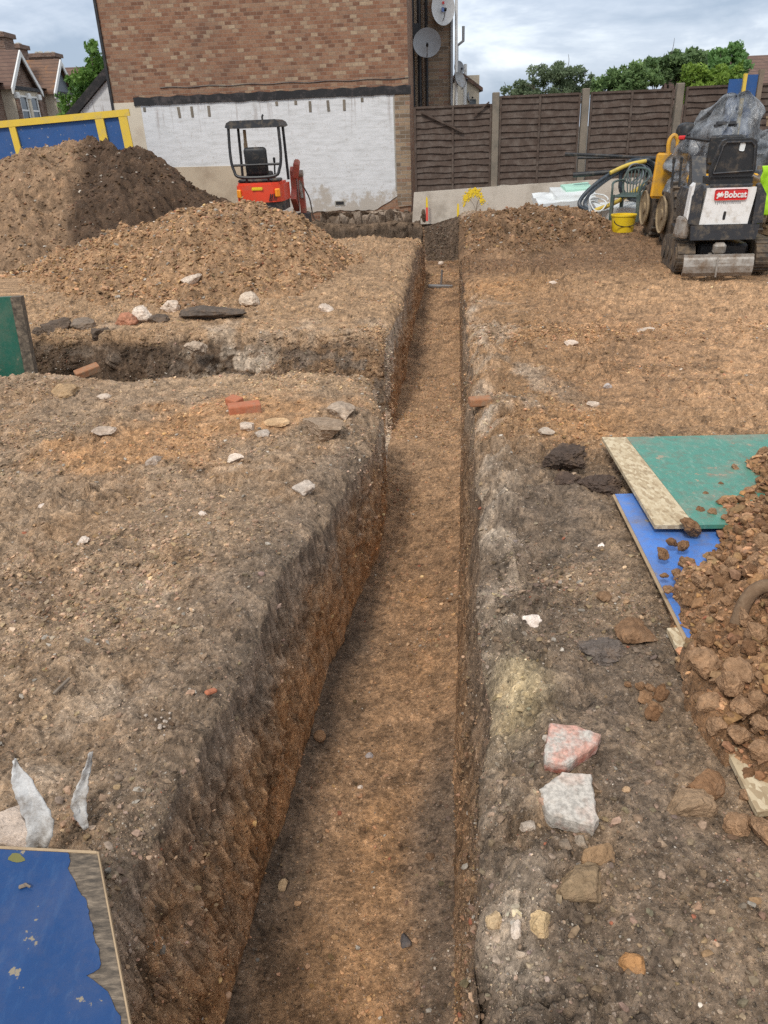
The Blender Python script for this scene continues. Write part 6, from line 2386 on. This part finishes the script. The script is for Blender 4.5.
def brick(px, py, label, col, rz, tilt, s=1.0, ln=.215):
    p = gp(px, py)
    m = MB().box((0, 0, .03), (ln * s, .10 * s, .065 * s), (tilt[0], tilt[1], 0), bev=.008, seg=2)
    o = m.build('brick', M[col])
    o.location = p + Vector((0, 0, -.004))
    o.rotation_euler = (0, 0, rz)
    tag(o, label, 'brick', 'loose bricks')


M['brick_a'] = simple('orange_brick', (.36, .165, .08), .9, .25, 18, (.27, .21, .14), .5, 15, bump=.4)
M['brick_b'] = simple('red_brick_face', (.43, .15, .075), .9, .2, 18, (.32, .2, .13), .4, 15, bump=.4)
brick(88, 374, 'orange brown brick lying askew on the left bank near the cross trench', 'brick_a', .55, (.15, -.2))
brick(245, 412, 'flat red brick lying level on the orange patch', 'brick_b', .25, (.05, 0), .95)
brick(235, 405, 'dark red half brick just behind the flat red brick', 'brick_b', -.6, (.1, .1), .8, .12)
brick(212, 698, 'small red brick chip on the left lip of the trench', 'brick_b', .9, (.1, .3), .22, .2)
brick(480, 405, 'pale orange brick end in the far right rim of the trench', 'brick_a', .1, (.0, 0), .8, .18)

p = gp(214, 318)
rock('tarmac_slab', 'long dark grey slab lying along the foot of the sandy heap', 'slab', p, (.66, .26, .17), (.085, .076, .066), 91, None, .05, rough=.2, cuts=9, cutd=(.5, .8), smooth=False, fine=.08, sub=4, sink=.3)
_rp = random.Random(31)
for _k in range(13):
    px, py = 163 + _rp.gauss(0, 7), 722 + _rp.gauss(0, 8)
    w = _rp.uniform(3.5, 7)
    p = gp(px, py)
    rock('pebble', 'small white pebble in the cluster near the red brick chip on the left lip', 'pebble', p, (w * .0021, w * .0018, w * .0016), (.42, .40, .36), 5000 + _k, 'white pebbles on the left lip', None, sub=2, cuts=3, rough=.15)
# wooden sliver on the left bank
p0, p1 = gp(54, 696), gp(71, 683)
tag(MB().tube([p0 + Vector((0, 0, .008)), p1 + Vector((0, 0, .02))], .006, 5).build('wood_sliver', M['timber_grey']), 'thin dark wood sliver sticking up on the left bank', 'stick')


def t_tool():
    z = gz(1.13, 13.4)
    z = -DEPTH
    b = atz(441, 288, z)
    t = thing('digging_tool', 'grey metal tool shaped like an upside down T, standing on the far trench floor', 'tool', b)
    tp = aty(442, 270, b.y)
    MB().tube([(0, 0, .02), (tp.x - b.x + .0, 0, tp.z - z)], .018, 8).build('shaft', M['grey_metal'], t)
    l, r_ = aty(428, 289, b.y), aty(453, 286, b.y)
    MB().box(((l.x + r_.x) / 2 - b.x, 0, .03), (r_.x - l.x, .06, .05), (0, .06, 0), bev=.01).build('crossbar', M['grey_metal'], t)


t_tool()
p = aty(441, 262, 15.6)
rock('rock', 'white stone in the dark end face of the trench', 'stone', Vector((p.x, 15.6, p.z - .05)), (.11, .11, .09), (.55, .52, .47), 77, sub=2)

# ------------------------------------------------------------------ clods on the tipped heap, each its own


def clods():
    rng = np.random.default_rng(99)
    H = HC[0].reshape(-1, 3)
    n = 0
    pts = []
    tries = 0
    # big ones at the near foot, smaller ones up the slope
    named = [(735, 682, 40), (728, 690, 36), (708, 712, 34), (743, 716, 34), (757, 757, 30), (716, 732, 28), (738, 740, 28), (758, 730, 26), (735, 830, 34), (762, 838, 40), (745, 800, 20), (700, 672, 44), (752, 466, 26), (707, 481, 14), (757, 700, 24)]
    for px, py, w in named:
        p = gp(px, py)
        pts.append((p, .66 * w * S_(px, py)))
    while len(pts) < 255 and tries < 9000:
        tries += 1
        q = H[rng.integers(len(H))]
        if q[2] < .02 or q[1] < 1.15:
            continue
        d = math.hypot(q[0], q[1])
        if q[0] / max(q[1], .1) > .70:
            continue
        s = .024 + .05 * rng.random() ** 2.4
        if any((p.x - q[0]) ** 2 + (p.y - q[1]) ** 2 < (.42 * (s + t_)) ** 2 for p, t_ in pts):
            continue
        pts.append((Vector(q), s))
    # stragglers on the boards
    for px, py, w in ((668, 592, 12), (676, 575, 10), (662, 556, 14), (672, 545, 12), (690, 531, 22), (683, 548, 12), (700, 512, 8), (712, 514, 10), (705, 495, 6), (720, 485, 6), (735, 470, 8), (664, 577, 8), (686, 566, 16), (650, 690, 10), (655, 710, 14), (640, 688, 12), (628, 686, 8), (660, 697, 18), (645, 700, 16), (652, 716, 16)):
        p = atz(px, py, .1 if px > 655 and py < 600 else .02)
        if py > 600:
            p = gp(px, py)
        pts.append((p, w * S_(px, py)))
    meshes = []
    for k in range(12):
        V, Fc = rock_verts(700 + k, (1.15, 1.0, .8), 4, rough=.30, cuts=3 + k % 4, cutd=(.55, .9), fine=.08)
        base = np.array(((.20, .125, .068), (.25, .16, .09), (.30, .205, .125), (.18, .108, .058))[k % 4]) * 1.2
        c = base * (1 + .3 * fbm(V[:, 0] * 5, V[:, 1] * 5, V[:, 2] * 5, oct=5, seed=k, gain=.7))[:, None]
        o = np_mesh('soil_clod', V, Fc, M['clod'], smooth=False, col=np.clip(c * .7, .02, .6))
        meshes.append(o.data)
        bpy.data.objects.remove(o)
    for i, (p, s) in enumerate(pts):
        me = meshes[rng.integers(12)] if i >= 14 else meshes[(2, 6, 10)[i % 3]]
        o = bpy.data.objects.new('soil_clod', me)
        COL.objects.link(o)
        o.scale = (s, s * rng.uniform(.8, 1.1), s * (rng.uniform(.8, 1.1) if i >= 14 else 1.25))
        o.location = p + Vector((0, 0, s * (.22 if i >= 14 else .38)))
        o.rotation_euler = (rng.normal() * .4, rng.normal() * .4, rng.random() * 6.28)
        tag(o, 'brown soil clod on or beside the tipped clod heap at right', 'clod', 'clods of the tipped heap')


clods()
p = aty(752, 615, 2.3)
q = gp(735, 626)
m = MB()
m.tube(spline([gp(736, 627) + Vector((0, 0, .01)), gp(744, 612) + Vector((0, 0, .045)), gp(756, 604) + Vector((0, 0, .06)), gp(772, 604) + Vector((0, 0, .06)), gp(790, 610) + Vector((0, 0, .03))], 6), .022, 10)
tag(m.build('buried_pipe', M['mud_pipe'], smooth=True), 'bent dark muddy pipe poking out of the clod heap', 'pipe')

# ------------------------------------------------------------------ sky and light


def build_world():
    w = bpy.data.worlds.new('World')
    scene.world = w
    w.use_nodes = True
    t = w.node_tree
    bg = t.nodes['Background']
    sky = t.nodes.new('ShaderNodeTexSky')
    sky.sky_type = 'NISHITA'
    sky.sun_disc = False
    sky.sun_elevation = R(52)
    sky.sun_rotation = R(SUN_AZ)
    tc = t.nodes.new('ShaderNodeTexCoord')

    def mapping(scale, loc):
        m = t.nodes.new('ShaderNodeMapping')
        m.inputs['Scale'].default_value = scale
        m.inputs['Location'].default_value = loc
        t.links.new(tc.outputs['Generated'], m.inputs['Vector'])
        return m

    def nz(m, scale, detail, rough, dist=0.0):
        n = t.nodes.new('ShaderNodeTexNoise')
        n.inputs['Scale'].default_value = scale
        n.inputs['Detail'].default_value = detail
        n.inputs['Roughness'].default_value = rough
        n.inputs['Distortion'].default_value = dist
        t.links.new(m.outputs[0], n.inputs['Vector'])
        return n.outputs[0]

    def math(op, a, b):
        n = t.nodes.new('ShaderNodeMath')
        n.operation = op
        for i, v in enumerate((a, b)):
            if isinstance(v, bpy.types.NodeSocket):
                t.links.new(v, n.inputs[i])
            else:
                n.inputs[i].default_value = v
        return n.outputs[0]
    a = nz(mapping((1, 1, 2.6), (3.1, 1.2, .35)), 2.5, 8, .55, .4)
    b = nz(mapping((1, 1, 2.6), (7.3, 2.2, 1.9)), 6.5, 7, .6, .3)
    f = math('ADD', math('MULTIPLY', a, .72), math('MULTIPLY', b, .28))
    rp = t.nodes.new('ShaderNodeValToRGB')
    t.links.new(f, rp.inputs[0])
    el = rp.color_ramp.elements
    stops = [(0.39, (3.1, 3.8, 4.9)), (0.465, (4.9, 5.5, 6.5)), (0.515, (7.2, 7.7, 8.3)), (0.57, (9.2, 9.4, 9.6)), (0.68, (10.0, 10.0, 10.0))]
    while len(el) < len(stops):
        el.new(.5)
    for e, (p, c) in zip(el, stops):
        e.position = p
        e.color = (*[x / 10 for x in c], 1)
    mul = t.nodes.new('ShaderNodeMix')
    mul.data_type = 'RGBA'
    mul.blend_type = 'MULTIPLY'
    mul.inputs[0].default_value = 1
    t.links.new(rp.outputs[0], mul.inputs[6])
    mul.inputs[7].default_value = (9.0, 9.0, 9.0, 1)
    mx = t.nodes.new('ShaderNodeMix')
    mx.data_type = 'RGBA'
    mx.inputs[0].default_value = .88
    t.links.new(sky.outputs[0], mx.inputs[6])
    t.links.new(mul.outputs[2], mx.inputs[7])
    t.links.new(mx.outputs[2], bg.inputs['Color'])
    bg.inputs['Strength'].default_value = .1


SUN_AZ = 205.0
build_world()
sund = bpy.data.lights.new('sun', 'SUN')
sund.energy = 1.5
sund.angle = R(10)
sund.color = (1.0, .95, .88)
sun = bpy.data.objects.new('sun', sund)
COL.objects.link(sun)
_el, _az = R(52), R(SUN_AZ)
_dir = Vector((math.sin(_az) * math.cos(_el), math.cos(_az) * math.cos(_el), math.sin(_el)))
sun.rotation_euler = (-_dir).to_track_quat('-Z', 'Y').to_euler()

scene.view_settings.view_transform = 'Standard'
scene.view_settings.look = 'None'
scene.view_settings.gamma = 1.0
scene.view_settings.exposure = EXPOSURE = 0.6
scene.cycles.max_bounces = 6
scene.cycles.transparent_max_bounces = 12
scene.cycles.use_denoising = False
